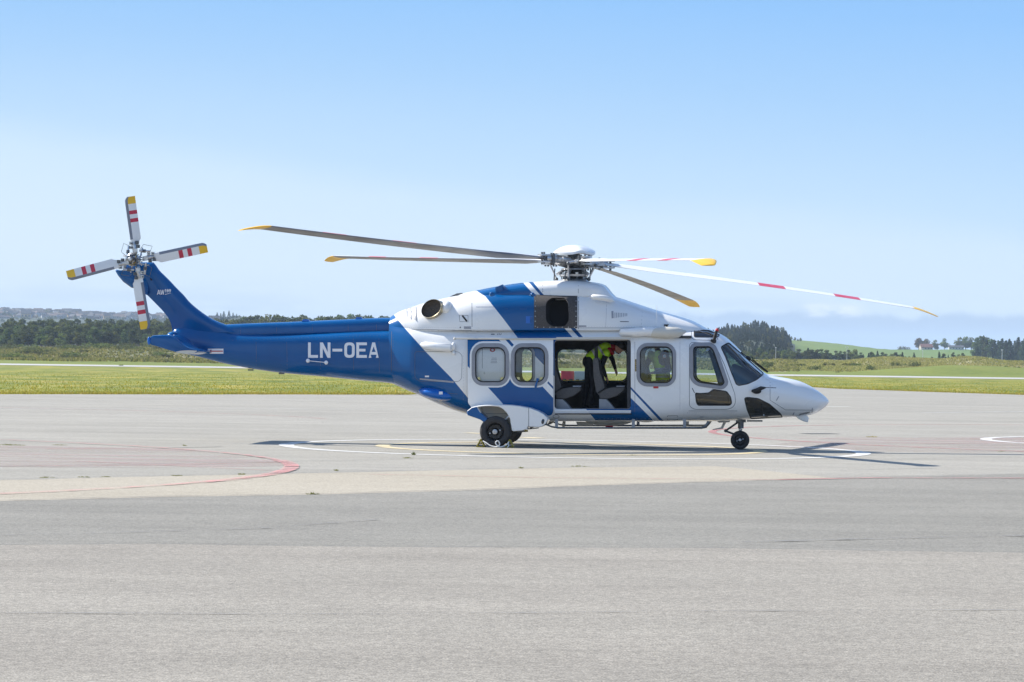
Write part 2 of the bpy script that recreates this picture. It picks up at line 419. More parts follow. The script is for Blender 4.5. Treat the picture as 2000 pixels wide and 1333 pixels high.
def shell(s, name, sides, mats, regions, holes, parent, dx=0.07, dphi=0.05, off=0.0, xr=None, flip=False, default=0):
    """whole body skin; regions = [(pixel polygon, material index)], holes per side"""
    AV, AF, AN, AM = [], [], [], []
    for side in sides:
        hl = holes.get(side, [])
        loops = []; uvreg = []
        for poly, m in regions:
            u = s.uv(dens(poly, 6)); uvreg.append((u, m)); loops.append((u, True))
        uvh = []
        for poly in hl:
            u = s.uv(dens(poly, 5)); uvh.append(u); loops.append((u, True))
        x0, x1 = (xr if xr else (s.x0, s.x1))
        nx = max(2, int((x1-x0)/dx)); gx = np.linspace(x0, x1, nx+1)
        if xr is None:                                        # finer towards both ends
            t = np.linspace(0, 1, nx+1); gx = x0+(x1-x0)*(t-0.0*np.sin(2*PI*t)); ex = x1-np.geomspace(0.004, dx, 9); gx = np.sort(np.concatenate([gx, ex]))
        gp = np.linspace(-PI/2, PI/2, int(PI/dphi)+1)
        grid = np.array([(a, b) for a in gx for b in gp])
        V, T = cdt(None, loops, grid)
        C = V[T].mean(1)
        ok = (C[:, 0] > x0) & (C[:, 0] < x1) & (np.abs(C[:, 1]) < PI/2)
        for u in uvh: ok &= ~inpoly(C, u)
        T = T[ok]; C = C[ok]; mi = np.full(len(T), default)
        for u, m in uvreg: mi[inpoly(C, u)] = m
        P, T, Nn, mi = surf_mesh(s, name, V, T, mats, mi, parent, side, off, flip)
        b = sum(len(v) for v in AV); AV.append(P); AF.append(T+b); AN.append(Nn); AM.append(mi)
    V = np.concatenate(AV); T = np.concatenate(AF); Nn = np.concatenate(AN); mi = np.concatenate(AM)
    return mesh_obj(name, V.tolist(), T.tolist(), mats, mi.tolist(), parent, None, Nn.tolist())
def panel(s, name, outer, mats, parent, holes=(), off=0.004, skirt=0.0, side=-1, grid=0.09, regions=(), step=5, double=False, uvoff=None):
    """a piece that follows the body surface, standing 'off' proud of it, with an edge of depth 'skirt'"""
    uo = off if uvoff is None else uvoff
    u0 = s.uv(dens(outer, step), uo); uh = [s.uv(dens(h, step), uo) for h in holes]; ur = [(s.uv(dens(p, step), uo), m) for p, m in regions]
    loops = [(u0, True)]+[(u, True) for u in uh]+[(u, True) for u, m in ur]
    lo, hi = u0.min(0), u0.max(0)
    gx = np.arange(lo[0], hi[0], grid); gp = np.arange(lo[1], hi[1], grid)
    gg = np.array([(a, b) for a in gx for b in gp]) if len(gx)*len(gp) else np.zeros((0, 2))
    if len(gg): gg = gg[inpoly(gg, u0)]
    V, T = cdt(None, loops, gg)
    if not len(T): print('EMPTY', name, outer[:2], u0[:3])
    C = V[T].mean(1); ok = inpoly(C, u0)
    for u in uh: ok &= ~inpoly(C, u)
    T = T[ok]; C = C[ok]; mi = np.zeros(len(T), int)
    for u, m in ur: mi[inpoly(C, u)] = m
    P, T, Nn, mi = surf_mesh(s, name, V, T, mats, mi, parent, side, off)
    Vt = P.tolist(); Ft = T.tolist(); Nt = Nn.tolist(); mi = mi.tolist()
    if skirt > 0:
        ec = {}
        for k, t in enumerate(T.tolist()):
            for a, b in ((t[0], t[1]), (t[1], t[2]), (t[2], t[0])): ec[(a, b)] = k
        for (a, b), k in list(ec.items()):
            if (b, a) in ec: continue
            q = len(Vt); e = np.array(P[b])-np.array(P[a]); nn = np.cross(e, Nn[a]); nn = nn/max(1e-9, np.linalg.norm(nn))
            Vt += [P[a].tolist(), P[b].tolist(), (P[b]-Nn[b]*skirt).tolist(), (P[a]-Nn[a]*skirt).tolist()]
            Nt += [nn.tolist()]*4; Ft.append([q+3, q+2, q+1, q][::-1] if False else [q, q+3, q+2, q+1]); mi.append(mi[k])
    return mesh_obj(name, Vt, Ft, mats, mi, parent, None, Nt)
def strip(P, w):
    """thin band polygon around a pixel polyline"""
    P = [np.array(p, float) for p in P]; n = len(P); A = []; B = []
    for i in range(n):
        t = P[min(i+1, n-1)]-P[max(i-1, 0)]; t /= max(1e-9, np.linalg.norm(t)); nn = np.array((-t[1], t[0]))
        A.append(tuple(P[i]+nn*w/2)); B.append(tuple(P[i]-nn*w/2))
    return A+B[::-1]
def tagit(o, label, cat, group=None):
    o['label'] = label; o['category'] = cat
    if group: o['group'] = group
    return o
def empty(name, mtx=None):
    o = bpy.data.objects.new(name, None); COL.objects.link(o)
    if mtx is not None: o.matrix_world = mtx
    return o
# ================================================================== GROUND AND TERRAIN
def ground_mat(name, stops, scale, stretch=(1, 1, 1), rough=0.9, bump=0.0, bscale=30, speck=None, extra=None):
    m = bpy.data.materials.new(name); m.use_nodes = True; nt = m.node_tree; b = nt.nodes['Principled BSDF']
    b.inputs['Roughness'].default_value = rough; b.inputs['Specular IOR Level'].default_value = 0.25
    t = N(nt, 'ShaderNodeTexCoord'); mp = N(nt, 'ShaderNodeMapping'); nt.links.new(t.outputs['Object'], mp.inputs[0]); mp.inputs['Scale'].default_value = stretch
    n = N(nt, 'ShaderNodeTexNoise'); n.inputs['Scale'].default_value = scale; n.inputs['Detail'].default_value = 6; n.inputs['Roughness'].default_value = 0.62
    nt.links.new(mp.outputs[0], n.inputs['Vector'])
    cr = N(nt, 'ShaderNodeValToRGB'); e = cr.color_ramp.elements
    while len(e) < len(stops): e.new(0.5)
    for i, (p, c) in enumerate(stops): e[i].position = p; e[i].color = (*c, 1)
    nt.links.new(n.outputs['Fac'], cr.inputs[0]); c = cr.outputs[0]
    if speck:
        for (sc, amt, det) in speck:
            s2 = N(nt, 'ShaderNodeTexNoise'); s2.inputs['Scale'].default_value = sc; s2.inputs['Detail'].default_value = det
            nt.links.new(t.outputs['Object'], s2.inputs['Vector'])
            k = maprange(nt, s2.outputs['Fac'], 0.3, 0.7, 1-amt, 1+amt, False)
            vm = N(nt, 'ShaderNodeVectorMath', operation='SCALE'); nt.links.new(c, vm.inputs[0]); nt.links.new(k, vm.inputs['Scale']); c = vm.outputs[0]
    if extra: c = extra(nt, t, c)
    nt.links.new(c, b.inputs['Base Color'])
    if bump > 0:
        n2 = N(nt, 'ShaderNodeTexNoise'); n2.inputs['Scale'].default_value = bscale; n2.inputs['Detail'].default_value = 4
        nt.links.new(t.outputs['Object'], n2.inputs['Vector'])
        bp = N(nt, 'ShaderNodeBump'); bp.inputs['Distance'].default_value = bump; bp.inputs['Strength'].default_value = 1
        nt.links.new(n2.outputs['Fac'], bp.inputs['Height']); nt.links.new(bp.outputs[0], b.inputs['Normal'])
    MATS[name] = m; return m
def sparkle(nt, t, c, amt=0.5):
    """scattered pale aggregate stones and dark pits"""
    for scl, th, col in ((9.0, 0.045, (0.62, 0.62, 0.60)), (26.0, 0.07, (0.50, 0.50, 0.48)), (17.0, 0.05, (0.07, 0.07, 0.07))):
        v = N(nt, 'ShaderNodeTexVoronoi'); v.inputs['Scale'].default_value = scl
        nt.links.new(t.outputs['Object'], v.inputs['Vector'])
        sx = N(nt, 'ShaderNodeSeparateColor'); nt.links.new(v.outputs['Color'], sx.inputs[0])
        k = mth(nt, 'MULTIPLY', maprange(nt, v.outputs['Distance'], th, th*1.4, 1, 0, False), mth(nt, 'GREATER_THAN', sx.outputs[0], 0.80))
        c = mixc(nt, mth(nt, 'MULTIPLY', k, amt), c, col)
    return c
def asphalt_extra(nt, t, c):
    # long faint paving lanes and tar-ish streaks running across
    mp = N(nt, 'ShaderNodeMapping'); nt.links.new(t.outputs['Object'], mp.inputs[0]); mp.inputs['Scale'].default_value = (0.02, 0.55, 1); mp.inputs['Rotation'].default_value = (0, 0, 0.03)
    n = N(nt, 'ShaderNodeTexNoise'); n.inputs['Scale'].default_value = 1.0; n.inputs['Detail'].default_value = 7; n.inputs['Roughness'].default_value = 0.7
    nt.links.new(mp.outputs[0], n.inputs['Vector'])
    k = maprange(nt, n.outputs['Fac'], 0.3, 0.7, 0.90, 1.09, False)
    vm = N(nt, 'ShaderNodeVectorMath', operation='SCALE'); nt.links.new(c, vm.inputs[0]); nt.links.new(k, vm.inputs['Scale'])
    mp2 = N(nt, 'ShaderNodeMapping'); nt.links.new(t.outputs['Object'], mp2.inputs[0]); mp2.inputs['Scale'].default_value = (0.05, 1.8, 1); mp2.inputs['Rotation'].default_value = (0, 0, -0.02)
    n3 = N(nt, 'ShaderNodeTexNoise'); n3.inputs['Scale'].default_value = 1.0; n3.inputs['Detail'].default_value = 5
    nt.links.new(mp2.outputs[0], n3.inputs['Vector'])
    st = maprange(nt, mth(nt, 'ABSOLUTE', mth(nt, 'SUBTRACT', n3.outputs['Fac'], 0.5)), 0.0, 0.006, 0.91, 1.0, True)
    vm2 = N(nt, 'ShaderNodeVectorMath', operation='SCALE'); nt.links.new(vm.outputs[0], vm2.inputs[0]); nt.links.new(st, vm2.inputs['Scale'])
    return sparkle(nt, t, vm2.outputs[0])
SPK = [(30.0, 0.26, 4), (75.0, 0.38, 2), (7.0, 0.06, 3), (0.7, 0.05, 6), (0.12, 0.03, 4)]
ground_mat('asphalt', [(0.3, (0.258, 0.243, 0.208)), (0.7, (0.302, 0.285, 0.247))], 0.25, (0.3, 1, 1), bump=0.006, bscale=60, speck=SPK, extra=asphalt_extra)
ground_mat('asphalt_fore', [(0.3, (0.192, 0.182, 0.157)), (0.7, (0.224, 0.213, 0.185))], 0.3, (0.3, 1, 1), bump=0.006, bscale=60, speck=SPK, extra=asphalt_extra)
ground_mat('asphalt_warm', [(0.3, (0.232, 0.212, 0.180)), (0.7, (0.262, 0.242, 0.206))], 0.3, (0.3, 1, 1), bump=0.006, bscale=60, speck=SPK, extra=asphalt_extra)
ground_mat('concrete', [(0.3, (0.310, 0.276, 0.216)), (0.7, (0.350, 0.314, 0.250))], 0.5, (0.25, 1, 1), bump=0.004, bscale=50, speck=[(30, 0.22, 4), (70, 0.25, 2), (6, 0.05, 3)], extra=sparkle)
ground_mat('runway_concrete', [(0.3, (0.36, 0.35, 0.33)), (0.7, (0.42, 0.41, 0.39))], 0.02, (1, 1, 1))
def flowers(nt, t, c):
    mp = N(nt, 'ShaderNodeMapping'); nt.links.new(t.outputs['Object'], mp.inputs[0]); mp.inputs['Scale'].default_value = (0.12, 0.05, 1)
    n = N(nt, 'ShaderNodeTexNoise'); n.inputs['Scale'].default_value = 1.0; n.inputs['Detail'].default_value = 4; nt.links.new(mp.outputs[0], n.inputs['Vector'])
    n2 = N(nt, 'ShaderNodeTexNoise'); n2.inputs['Scale'].default_value = 1.3; n2.inputs['Detail'].default_value = 6; n2.inputs['Roughness'].default_value = 0.8
    nt.links.new(t.outputs['Object'], n2.inputs['Vector'])
    c = mixc(nt, mth(nt, 'MULTIPLY', maprange(nt, n.outputs['Fac'], 0.48, 0.60), maprange(nt, n2.outputs['Fac'], 0.50, 0.62, 0, 0.75)), c, (0.30, 0.24, 0.03))
    return mixc(nt, mth(nt, 'MULTIPLY', maprange(nt, n.outputs['Fac'], 0.47, 0.36), maprange(nt, n2.outputs['Fac'], 0.45, 0.6, 0, 0.55)), c, (0.20, 0.15, 0.07))
ground_mat('grass', [(0.38, (0.095, 0.128, 0.014)), (0.5, (0.170, 0.182, 0.018)), (0.62, (0.285, 0.245, 0.045))], 0.22, (1, 0.35, 1), speck=[(2.2, 0.22, 5), (9, 0.18, 3)], extra=flowers)
ground_mat('grass_green', [(0.3, (0.105, 0.140, 0.014)), (0.7, (0.170, 0.185, 0.024))], 0.06, (1, 0.3, 1), speck=[(1.2, 0.2, 4)])
ground_mat('scrub_ground', [(0.30, (0.045, 0.055, 0.020)), (0.44, (0.115, 0.115, 0.038)), (0.60, (0.190, 0.160, 0.080)), (0.75, (0.10, 0.12, 0.035))], 0.05, (1, 0.4, 1), speck=[(0.8, 0.25, 5), (0.15, 0.15, 3)])
ground_mat('forest_floor', [(0.3, (0.020, 0.028, 0.012)), (0.7, (0.045, 0.055, 0.022))], 0.05)
ground_mat('field', [(0.3, (0.080, 0.145, 0.018)), (0.7, (0.140, 0.180, 0.026))], 0.010, (1, 0.25, 1), speck=[(0.12, 0.10, 3)])
ground_mat('dune', [(0.34, (0.08, 0.10, 0.025)), (0.46, (0.17, 0.165, 0.06)), (0.58, (0.28, 0.25, 0.13)), (0.70, (0.13, 0.14, 0.04))], 0.08, (1, 0.4, 1), speck=[(0.5, 0.25, 5), (0.15, 0.15, 3)])
ground_mat('hill_far', [(0.3, (0.03, 0.04, 0.022)), (0.7, (0.075, 0.085, 0.05))], 0.01, speck=[(0.05, 0.3, 4)])

def zat(px, py, Y): return H + ((700-py)*Y/F + (px-1000)*Y/F*SR)/CR
TPX = np.arange(-500, 2501, 25.0)
def row(Y, pts):
    if pts is None: return np.zeros(len(TPX))
    p = np.array(pts, float); z = np.array([zat(a, b, Y) for a, b in pts])
    return np.interp(TPX, p[:, 0], z)
ROWS = [(0, None), (490, None),
 (560, [(0, hor(0)+19), (1560, hor(1560)+19.5), (1640, 728), (1700, 724), (1780, 717), (1850, 712.5), (1920, 715), (2000, 720), (2120, 726), (2300, 738)]),
 (640, [(0, hor(0)+14), (440, hor(440)+14), (800, hor(800)+15), (1400, 716), (1500, 718), (1600, 718), (1700, 716), (1800, 716), (2000, 722), (2200, 730)]),
 (720, [(-100, 688), (0, 689), (200, 687), (330, 688), (440, 693), (800, 700), (1100, 702), (1400, 711), (1480, 705), (1520, 699.5), (1560, 703), (1620, 704), (1680, 704), (1730, 697), (1780, 704), (1850, 705), (1880, 702), (1925, 703), (1960, 708), (2000, 710), (2200, 714)]),
 (860, [(-100, 683), (0, 682), (100, 680), (200, 677), (330, 680), (440, 686), (800, 690), (1100, 695), (1400, 706), (2000, 714)]),
 (1000, [(-100, 678), (0, 678), (200, 674), (440, 681), (800, 684), (1100, 690), (1400, 700), (1500, 707), (2000, 711)]),
 (1400, [(-100, 662), (0, 664), (800, 668), (1200, 682), (1390, 674), (1460, 658), (1520, 670), (1560, 694), (1700, 704), (2000, 708)]),
 (1700, [(-100, 658), (0, 660), (800, 660), (1200, 672), (1390, 662), (1430, 651), (1460, 648), (1500, 655), (1530, 666), (1560, 684), (1650, 697), (1800, 702), (2000, 704)]),
 (2300, [(-100, 655), (0, 655), (800, 655), (1200, 660), (1400, 662), (1530, 665), (1560, 667.5), (1600, 670.5), (1650, 674.5), (1700, 680), (1750, 683.5), (1800, 684.5), (1900, 685), (1960, 687), (2000, 690), (2300, 696)]),
 (2600, [(-100, 660), (0, 655), (420, 628), (440, 622), (480, 618), (520, 626), (600, 648), (1200, 690), (2000, 712)]),
 (4000, [(-300, 611), (0, 612), (100, 613), (140, 615), (200, 619), (270, 622), (340, 625), (400, 627), (550, 636), (760, 650), (1200, 700), (2000, 725)]),
 (5500, [(-300, 640), (0, 640), (400, 650), (1000, 710), (2000, 730)]),
 (9000, None)]
RY = np.array([r[0] for r in ROWS], float); RZ = np.array([row(*r) for r in ROWS])
def hnoise(x, y): return (math.sin(x*0.061+1.3*math.sin(y*0.027))*0.5+math.sin(y*0.043+x*0.021+2)*0.3+math.sin(x*0.19+y*0.07)*0.22+math.sin(x*0.33-y*0.13+1)*0.14)
def tz(X, Y):
    if Y < 490: return 0.0
    px = min(2490, max(-490, 1000+F*X/Y)); k = int(min(len(RY)-2, max(0, np.searchsorted(RY, Y)-1)))
    t = (Y-RY[k])/(RY[k+1]-RY[k]); t = t*t*(3-2*t)
    z0 = np.interp(px, TPX, RZ[k]); z1 = np.interp(px, TPX, RZ[k+1])
    amp = min(1, (Y-490)/200.0)*((0.55 if px < 1440 else 1.0) if Y < 1050 else 1.0)
    return float(z0+(z1-z0)*t + hnoise(X, Y)*amp)
angs = np.concatenate([np.linspace(-6, -0.5, 14), np.linspace(-0.42, 0.42, 300), np.linspace(0.5, 6, 14)])
ys = np.concatenate([[-3000, -1000, -300, -100, 0, 60, 130, 200, 300, 400, 480], np.arange(500, 1100, 9), np.arange(1100, 2500, 30), np.arange(2500, 4300, 80), [4400, 4800, 5500, 6500, 8000, 9000]])
V = []; Fc = []; Mi = []
for y in ys:
    for a in angs: V.append((a*max(y, 160.0), y, tz(a*max(y, 160), y)))
na = len(angs)
for j in range(len(ys)-1):
    for i in range(na-1):
        Fc.append((j*na+i, j*na+i+1, (j+1)*na+i+1, (j+1)*na+i)); y = ys[j]; a = 1000+F*(angs[i]+angs[i+1])/2
        if y < 400: m = 0
        elif a > 1540 and y < 640 and y+(a-1850)*0.03 < 640: m = 1
        elif y < 560 or (a < 1500 and y < 600): m = 1
        elif y < 1000: m = 2 if a < 1440 else 6
        elif y < 1550: m = 3
        elif y < 2600: m = 4 if a > 1545 or y > 2000 and a > 1400 else 3
        else: m = 5
        if 1550 < a and y > 1480 and y < 2500: m = 4
        if 405 < a < 475 and y > 2500 and y < 2600: m = 4
        Mi.append(m)
terr = mesh_obj('ground', V, Fc, ['grass', 'grass_green', 'scrub_ground', 'forest_floor', 'field', 'hill_far', 'dune'], Mi, None, 180)
terr['kind'] = 'structure'; terr['label'] = 'grassland, scrub dunes, fields and far hill behind the apron'

def flat(name, P, z, m, label=None, sub=0):
    """flat sheet from ground points"""
    V = [(p[0], p[1], z) for p in P]; o = mesh_obj(name, V, [tuple(range(len(V)))], [m], None, None)
    bm = bmesh.new(); bm.from_mesh(o.data); bmesh.ops.triangulate(bm, faces=bm.faces); bmesh.ops.recalc_face_normals(bm, faces=bm.faces)
    for f in bm.faces:
        if f.normal.z < 0: f.normal_flip()
    bm.to_mesh(o.data); bm.free()
    o['kind'] = 'structure'
    if label: o['label'] = label
    return o
def gp(P): return [ground(*p) for p in P]
E1 = [(-600, 762), (0, 770.5), (800, 771.5), (860, 768), (930, 757), (1000, 748), (1080, 745), (1250, 745.5), (1400, 747), (1520, 753), (1640, 760), (1800, 765.5), (2000, 772), (2600, 790)]
edge = [ground(*p) for p in dens(E1, 14, False)]
rj = random.Random(4)
edge = [Vector((p.x, p.y+rj.uniform(-0.5, 0.5), 0)) for p in edge]
flat('apron', [Vector((-170, edge[0].y, 0))]+edge+[Vector((170, edge[-1].y, 0)), Vector((170, -90, 0)), Vector((-170, -90, 0))], 0.004, 'asphalt', 'pale grey asphalt apron under the helicopter')
flat('runway', [Vector((-1500, 398, 0)), Vector((1500, 398, 0)), Vector((1500, 446, 0)), Vector((-1500, 446, 0))], 0.03, 'runway_concrete', 'pale runway strip crossing the grass')
# concrete strip and near asphalt
UP = [(-300, 944), (60, 938), (200, 934), (480, 928), (640, 925), (900, 919), (1120, 914.5), (1360, 908), (1600, 903), (2000, 893), (2300, 886)]
LO = [(-300, 991), (0, 981), (310, 973), (640, 967.5), (900, 960), (1100, 952.5), (1300, 945.5), (1560, 938), (1800, 932), (2000, 928), (2300, 921)]
flat('concrete_strip', gp(dens([p for p in UP if p[0] < 1300]+[(1400, 912), (1500, 921), (1600, 932)], 40, False))+[ground(1640, 935.5)]+gp(dens([p for p in LO if p[0] < 1600], 40, False))[::-1], 0.008, 'concrete', 'beige concrete strip across the apron')
FL = gp(dens(LO, 30, False)); FL = [Vector((p.x, p.y+rj.uniform(-.03, .03), 0)) for p in FL]
flat('near_asphalt', [Vector((-60, FL[0].y, 0))]+FL+[Vector((60, FL[-1].y, 0)), Vector((60, -40, 0)), Vector((-60, -40, 0))], 0.012, 'asphalt_fore', 'grey asphalt in the foreground')
SM = [(-300, 1066), (0, 1068), (300, 1066), (640, 1071), (1000, 1073), (1400, 1074), (1700, 1079), (2000, 1083), (2300, 1087)]
F2 = gp(dens(SM, 20, False)); F2 = [Vector((p.x, p.y+rj.uniform(-.02, .02), 0)) for p in F2]
flat('foreground_asphalt', [Vector((-50, F2[0].y, 0))]+F2+[Vector((50, F2[-1].y, 0)), Vector((50, -30, 0)), Vector((-50, -30, 0))], 0.016, 'asphalt_warm', 'lighter warm grey asphalt nearest the camera')

# worn road paint
def paint(name, col, wear, scale=3.0, base=None, stretch=(0.5, 1, 1)):
    m = bpy.data.materials.new(name); m.use_nodes = True; nt = m.node_tree; b = nt.nodes['Principled BSDF']; o = nt.nodes['Material Output']
    b.inputs['Base Color'].default_value = (*col, 1); b.inputs['Roughness'].default_value = 0.7
    t = N(nt, 'ShaderNodeTexCoord'); mp = N(nt, 'ShaderNodeMapping'); nt.links.new(t.outputs['Object'], mp.inputs[0]); mp.inputs['Scale'].default_value = stretch
    n = N(nt, 'ShaderNodeTexNoise'); n.inputs['Scale'].default_value = scale; n.inputs['Detail'].default_value = 9; n.inputs['Roughness'].default_value = 0.75
    nt.links.new(mp.outputs[0], n.inputs['Vector']); tr = N(nt, 'ShaderNodeBsdfTransparent'); mx = N(nt, 'ShaderNodeMixShader')
    nt.links.new(maprange(nt, n.outputs['Fac'], wear-0.10, wear+0.14, 0.0, 1.0, False), mx.inputs[0]); nt.links.new(tr.outputs[0], mx.inputs[1]); nt.links.new(b.outputs[0], mx.inputs[2])
    nt.links.new(mx.outputs[0], o.inputs[0]); MATS[name] = m
paint('paint_white', (0.56, 0.55, 0.52), 0.34)
paint('paint_cream', (0.60, 0.50, 0.30), 0.34)
paint('paint_white_worn', (0.45, 0.44, 0.42), 0.45)
paint('paint_red', (0.56, 0.25, 0.235), 0.50)
paint('paint_red_worn', (0.48, 0.19, 0.18), 0.47)
paint('paint_pink_wash', (0.40, 0.305, 0.275), 0.55, 0.8, stretch=(0.15, 1, 1))
paint('seam_dark', (0.045, 0.045, 0.04), 0.42, 2.0)
paint('seam_soft', (0.170, 0.163, 0.150), 0.52, 3.0, stretch=(0.3, 1, 1))
def arc(name, c, r, w, z, m, label, a0=0, a1=360, n=160):
    V = []; n = int(n*(a1-a0)/360)+2
    for k in range(n+1):
        a = math.radians(a0+(a1-a0)*k/n)
        for q in (r-w/2, r+w/2): V.append((c[0]+q*math.cos(a), c[1]+q*math.sin(a), z))
    o = mesh_obj(name, V, [(2*k, 2*k+1, 2*k+3, 2*k+2) for k in range(n)], [m]); o['kind'] = 'structure'; o['label'] = label; return o
arc('white_circle_marking', (1.36, 62.5), 6.15, 0.32, 0.010, 'paint_white', 'white landing circle painted under the helicopter')
arc('cream_circle_marking', (1.30, 62.6), 4.05, 0.30, 0.010, 'paint_cream', 'cream inner landing circle under the helicopter')
arc('white_circle_marking', (18.3, 74.2), 6.15, 0.30, 0.010, 'paint_white', 'white landing circle at the right edge of the photo')
arc('red_circle_marking', (-20.7, 48.7), 17.0, 0.26, 0.022, 'paint_red', 'clear red curved end of the worn safety circle', -19, 14, 1200)
arc('red_circle_marking', (-20.7, 48.7), 17.0, 0.13, 0.0225, 'paint_red_worn', 'faded far arm of the red safety circle on the left', 14, 100, 500)
arc('red_circle_marking', (-20.7, 48.7), 17.0, 0.15, 0.0225, 'paint_red', 'near arm of the red safety circle crossing the beige strip', -100, -19, 500)
arc('red_circle_marking', (22.4, 77.8), 17.0, 0.22, 0.012, 'paint_red_worn', 'faded red circle on the apron ahead of the nose', 90, 270, 300)
arc('red_circle_marking', (-22, 82), 17.5, 0.14, 0.012, 'paint_red_worn', 'thin faded red arc far on the left apron', 20, 160, 200)
def line(name, P, w, z, m, label, n=26):
    P = [ground(*p) for p in dens(P, 40, False)]; q = []; r_ = []
    for i, p in enumerate(P):
        t = (P[min(i+1, len(P)-1)]-P[max(i-1, 0)]).normalized(); nn = Vector((-t.y, t.x, 0)); q.append(p+nn*w/2); r_.append(p-nn*w/2)
    return flat(name, q+r_[::-1], z, m, label)
line('touchdown_mark', [(1020, 855.6), (1056, 856.8)], 0.55, 0.010, 'paint_cream', 'cream paint bar beyond the main wheels')
line('touchdown_mark', [(912, 846.2), (940, 847.8)], 0.30, 0.010, 'paint_cream', 'short cream dash left of the main wheels')
line('apron_line', [(-200, 798.5), (400, 799.5), (1000, 800.5)], 0.28, 0.010, 'paint_white_worn', 'thin worn white line across the far apron')
line('apron_line', [(1600, 794.6), (1659, 795)], 0.5, 0.010, 'paint_white', 'short white line right of the helicopter nose')
line('apron_line', [(460, 789.5), (545, 789.2)], 0.25, 0.010, 'paint_white_worn', 'faint short white dash under the tail boom')
flat('pink_paint_wash', gp([(-200, 873), (60, 872), (250, 873.5), (380, 880), (480, 893), (560, 903), (586, 911), (400, 914), (100, 914), (-200, 916)]), 0.008, 'paint_pink_wash', 'faded pink paint patch inside the red circle')
flat('pink_paint_wash', gp([(1480, 872), (1620, 856), (2300, 853), (2300, 883), (1900, 886), (1700, 882)]), 0.008, 'paint_pink_wash', 'faded pink paint on the apron right of the nose')
line('red_line', [(1500, 939.8), (1700, 936), (2000, 936.5), (2300, 935)], 0.16, 0.022, 'paint_red_worn', 'faded red line along the strip at right')
line('red_line', [(0, 912), (300, 910), (560, 904)], 0.05, 0.013, 'paint_red_worn', 'thin faded red streak along the left pavement joint')
line('red_line', [(90, 878), (290, 876.5)], 0.07, 0.013, 'paint_red_worn', 'short faded red streak at far left of the apron')
line('red_line', [(150, 902), (560, 922)], 0.06, 0.013, 'paint_red_worn', 'thin red streak slanting towards the red arc')
line('red_line', [(720, 929), (1100, 936), (1500, 939)], 0.06, 0.020, 'paint_red_worn', 'thin red streak across the beige strip')
line('red_line', [(1560, 858), (2000, 859)], 0.10, 0.013, 'paint_red_worn', 'upper faded red streak right of the nose wheel')
line('red_line', [(1760, 868), (2100, 864)], 0.08, 0.013, 'paint_red_worn', 'lower faded red streak right of the nose wheel')
line('red_line', [(1480, 854.5), (1760, 856)], 0.07, 0.013, 'paint_red_worn', 'faint red streak just beyond the nose wheel')
line('pavement_joint', [(-200, 917), (0, 912.5), (480, 905), (800, 898), (1120, 891), (1500, 883)], 0.035, 0.017, 'seam_dark', 'dark crack running along the apron')
line('pavement_joint', [(300, 876.5), (435, 874)], 0.10, 0.012, 'seam_dark', 'short dark tar streak left of the landing circle')
line('pavement_joint', [(1640, 919.5), (1830, 916)], 0.035, 0.012, 'seam_dark', 'thin dark streak right of the strip')
line('pavement_joint', [(1570, 848), (1632, 848)], 0.6, 0.012, 'seam_dark', 'dark stain beyond the helicopter nose')
line('pavement_joint', [(1800, 807), (2200, 803)], 0.5, 0.012, 'paint_white_worn', 'pale worn band on the far right apron')
line('pavement_joint', LO, 0.055, 0.024, 'seam_dark', 'weedy joint along the near edge of the concrete strip')
line('pavement_joint', UP, 0.03, 0.024, 'seam_dark', 'joint along the far edge of the concrete strip')
line('pavement_joint', SM, 0.03, 0.024, 'seam_soft', 'faint seam in the foreground asphalt')
line('pavement_joint', [(-200, 1052), (100, 1048), (500, 1036), (740, 1018)], 0.05, 0.0245, 'seam_soft', 'soft dark streak in the foreground at left')
line('pavement_joint', [(1450, 1063), (1700, 1056), (2100, 1048)], 0.12, 0.0245, 'seam_soft', 'soft dark streak in the foreground at right')
line('pavement_joint', [(-200, 1202), (700, 1206), (1400, 1199), (2200, 1196)], 0.05, 0.0245, 'seam_soft', 'faint roller seam across the nearest asphalt')
bpy.data.materials['seam_dark'].node_tree.nodes['Principled BSDF'].inputs['Base Color'].default_value = (0.07, 0.07, 0.065, 1)
# ================================================================== HELICOPTER (all outlines measured in pixels, all depths in metres)
heli = empty('helicopter', M4)
tagit(heli, 'blue and white five-bladed helicopter parked on the apron with its cabin door slid open', 'helicopter')
W, B, SB = 'white_paint', 'blue_paint', 'stripe_blue'
# --- livery outlines
BLUE_REAR = [(700, 560), (755, 597), (769, 615.5), (790, 641), (832, 688), (881, 738), (916, 780), (922, 791), (950, 830), (950, 900), (700, 900)]
LA = [(915, 548), (930, 568), (948, 579), (981.5, 621), (1011, 660), (1080, 732), (1146.6, 801.7), (1163, 821.5), (1180, 845)]
L2 = [(1012, 540), (1022, 553), (1039, 572), (1102, 641), (1120, 661), (1180, 724), (1233, 778.6), (1276, 821.5), (1298, 845)]
L3 = [(1024, 540), (1033, 551.5), (1051, 572), (1114, 641), (1132, 661), (1190, 718), (1234, 763), (1288, 821.5), (1310, 845)]
L4 = [(1031, 540), (1041, 551.5), (1058, 572), (1123, 641), (1142, 663), (1190, 712), (1233, 757), (1295, 821.5), (1318, 845)]
LIV = [(BLUE_REAR, 1), (LA+L2[::-1], 1), (L3+L4[::-1], 2)]
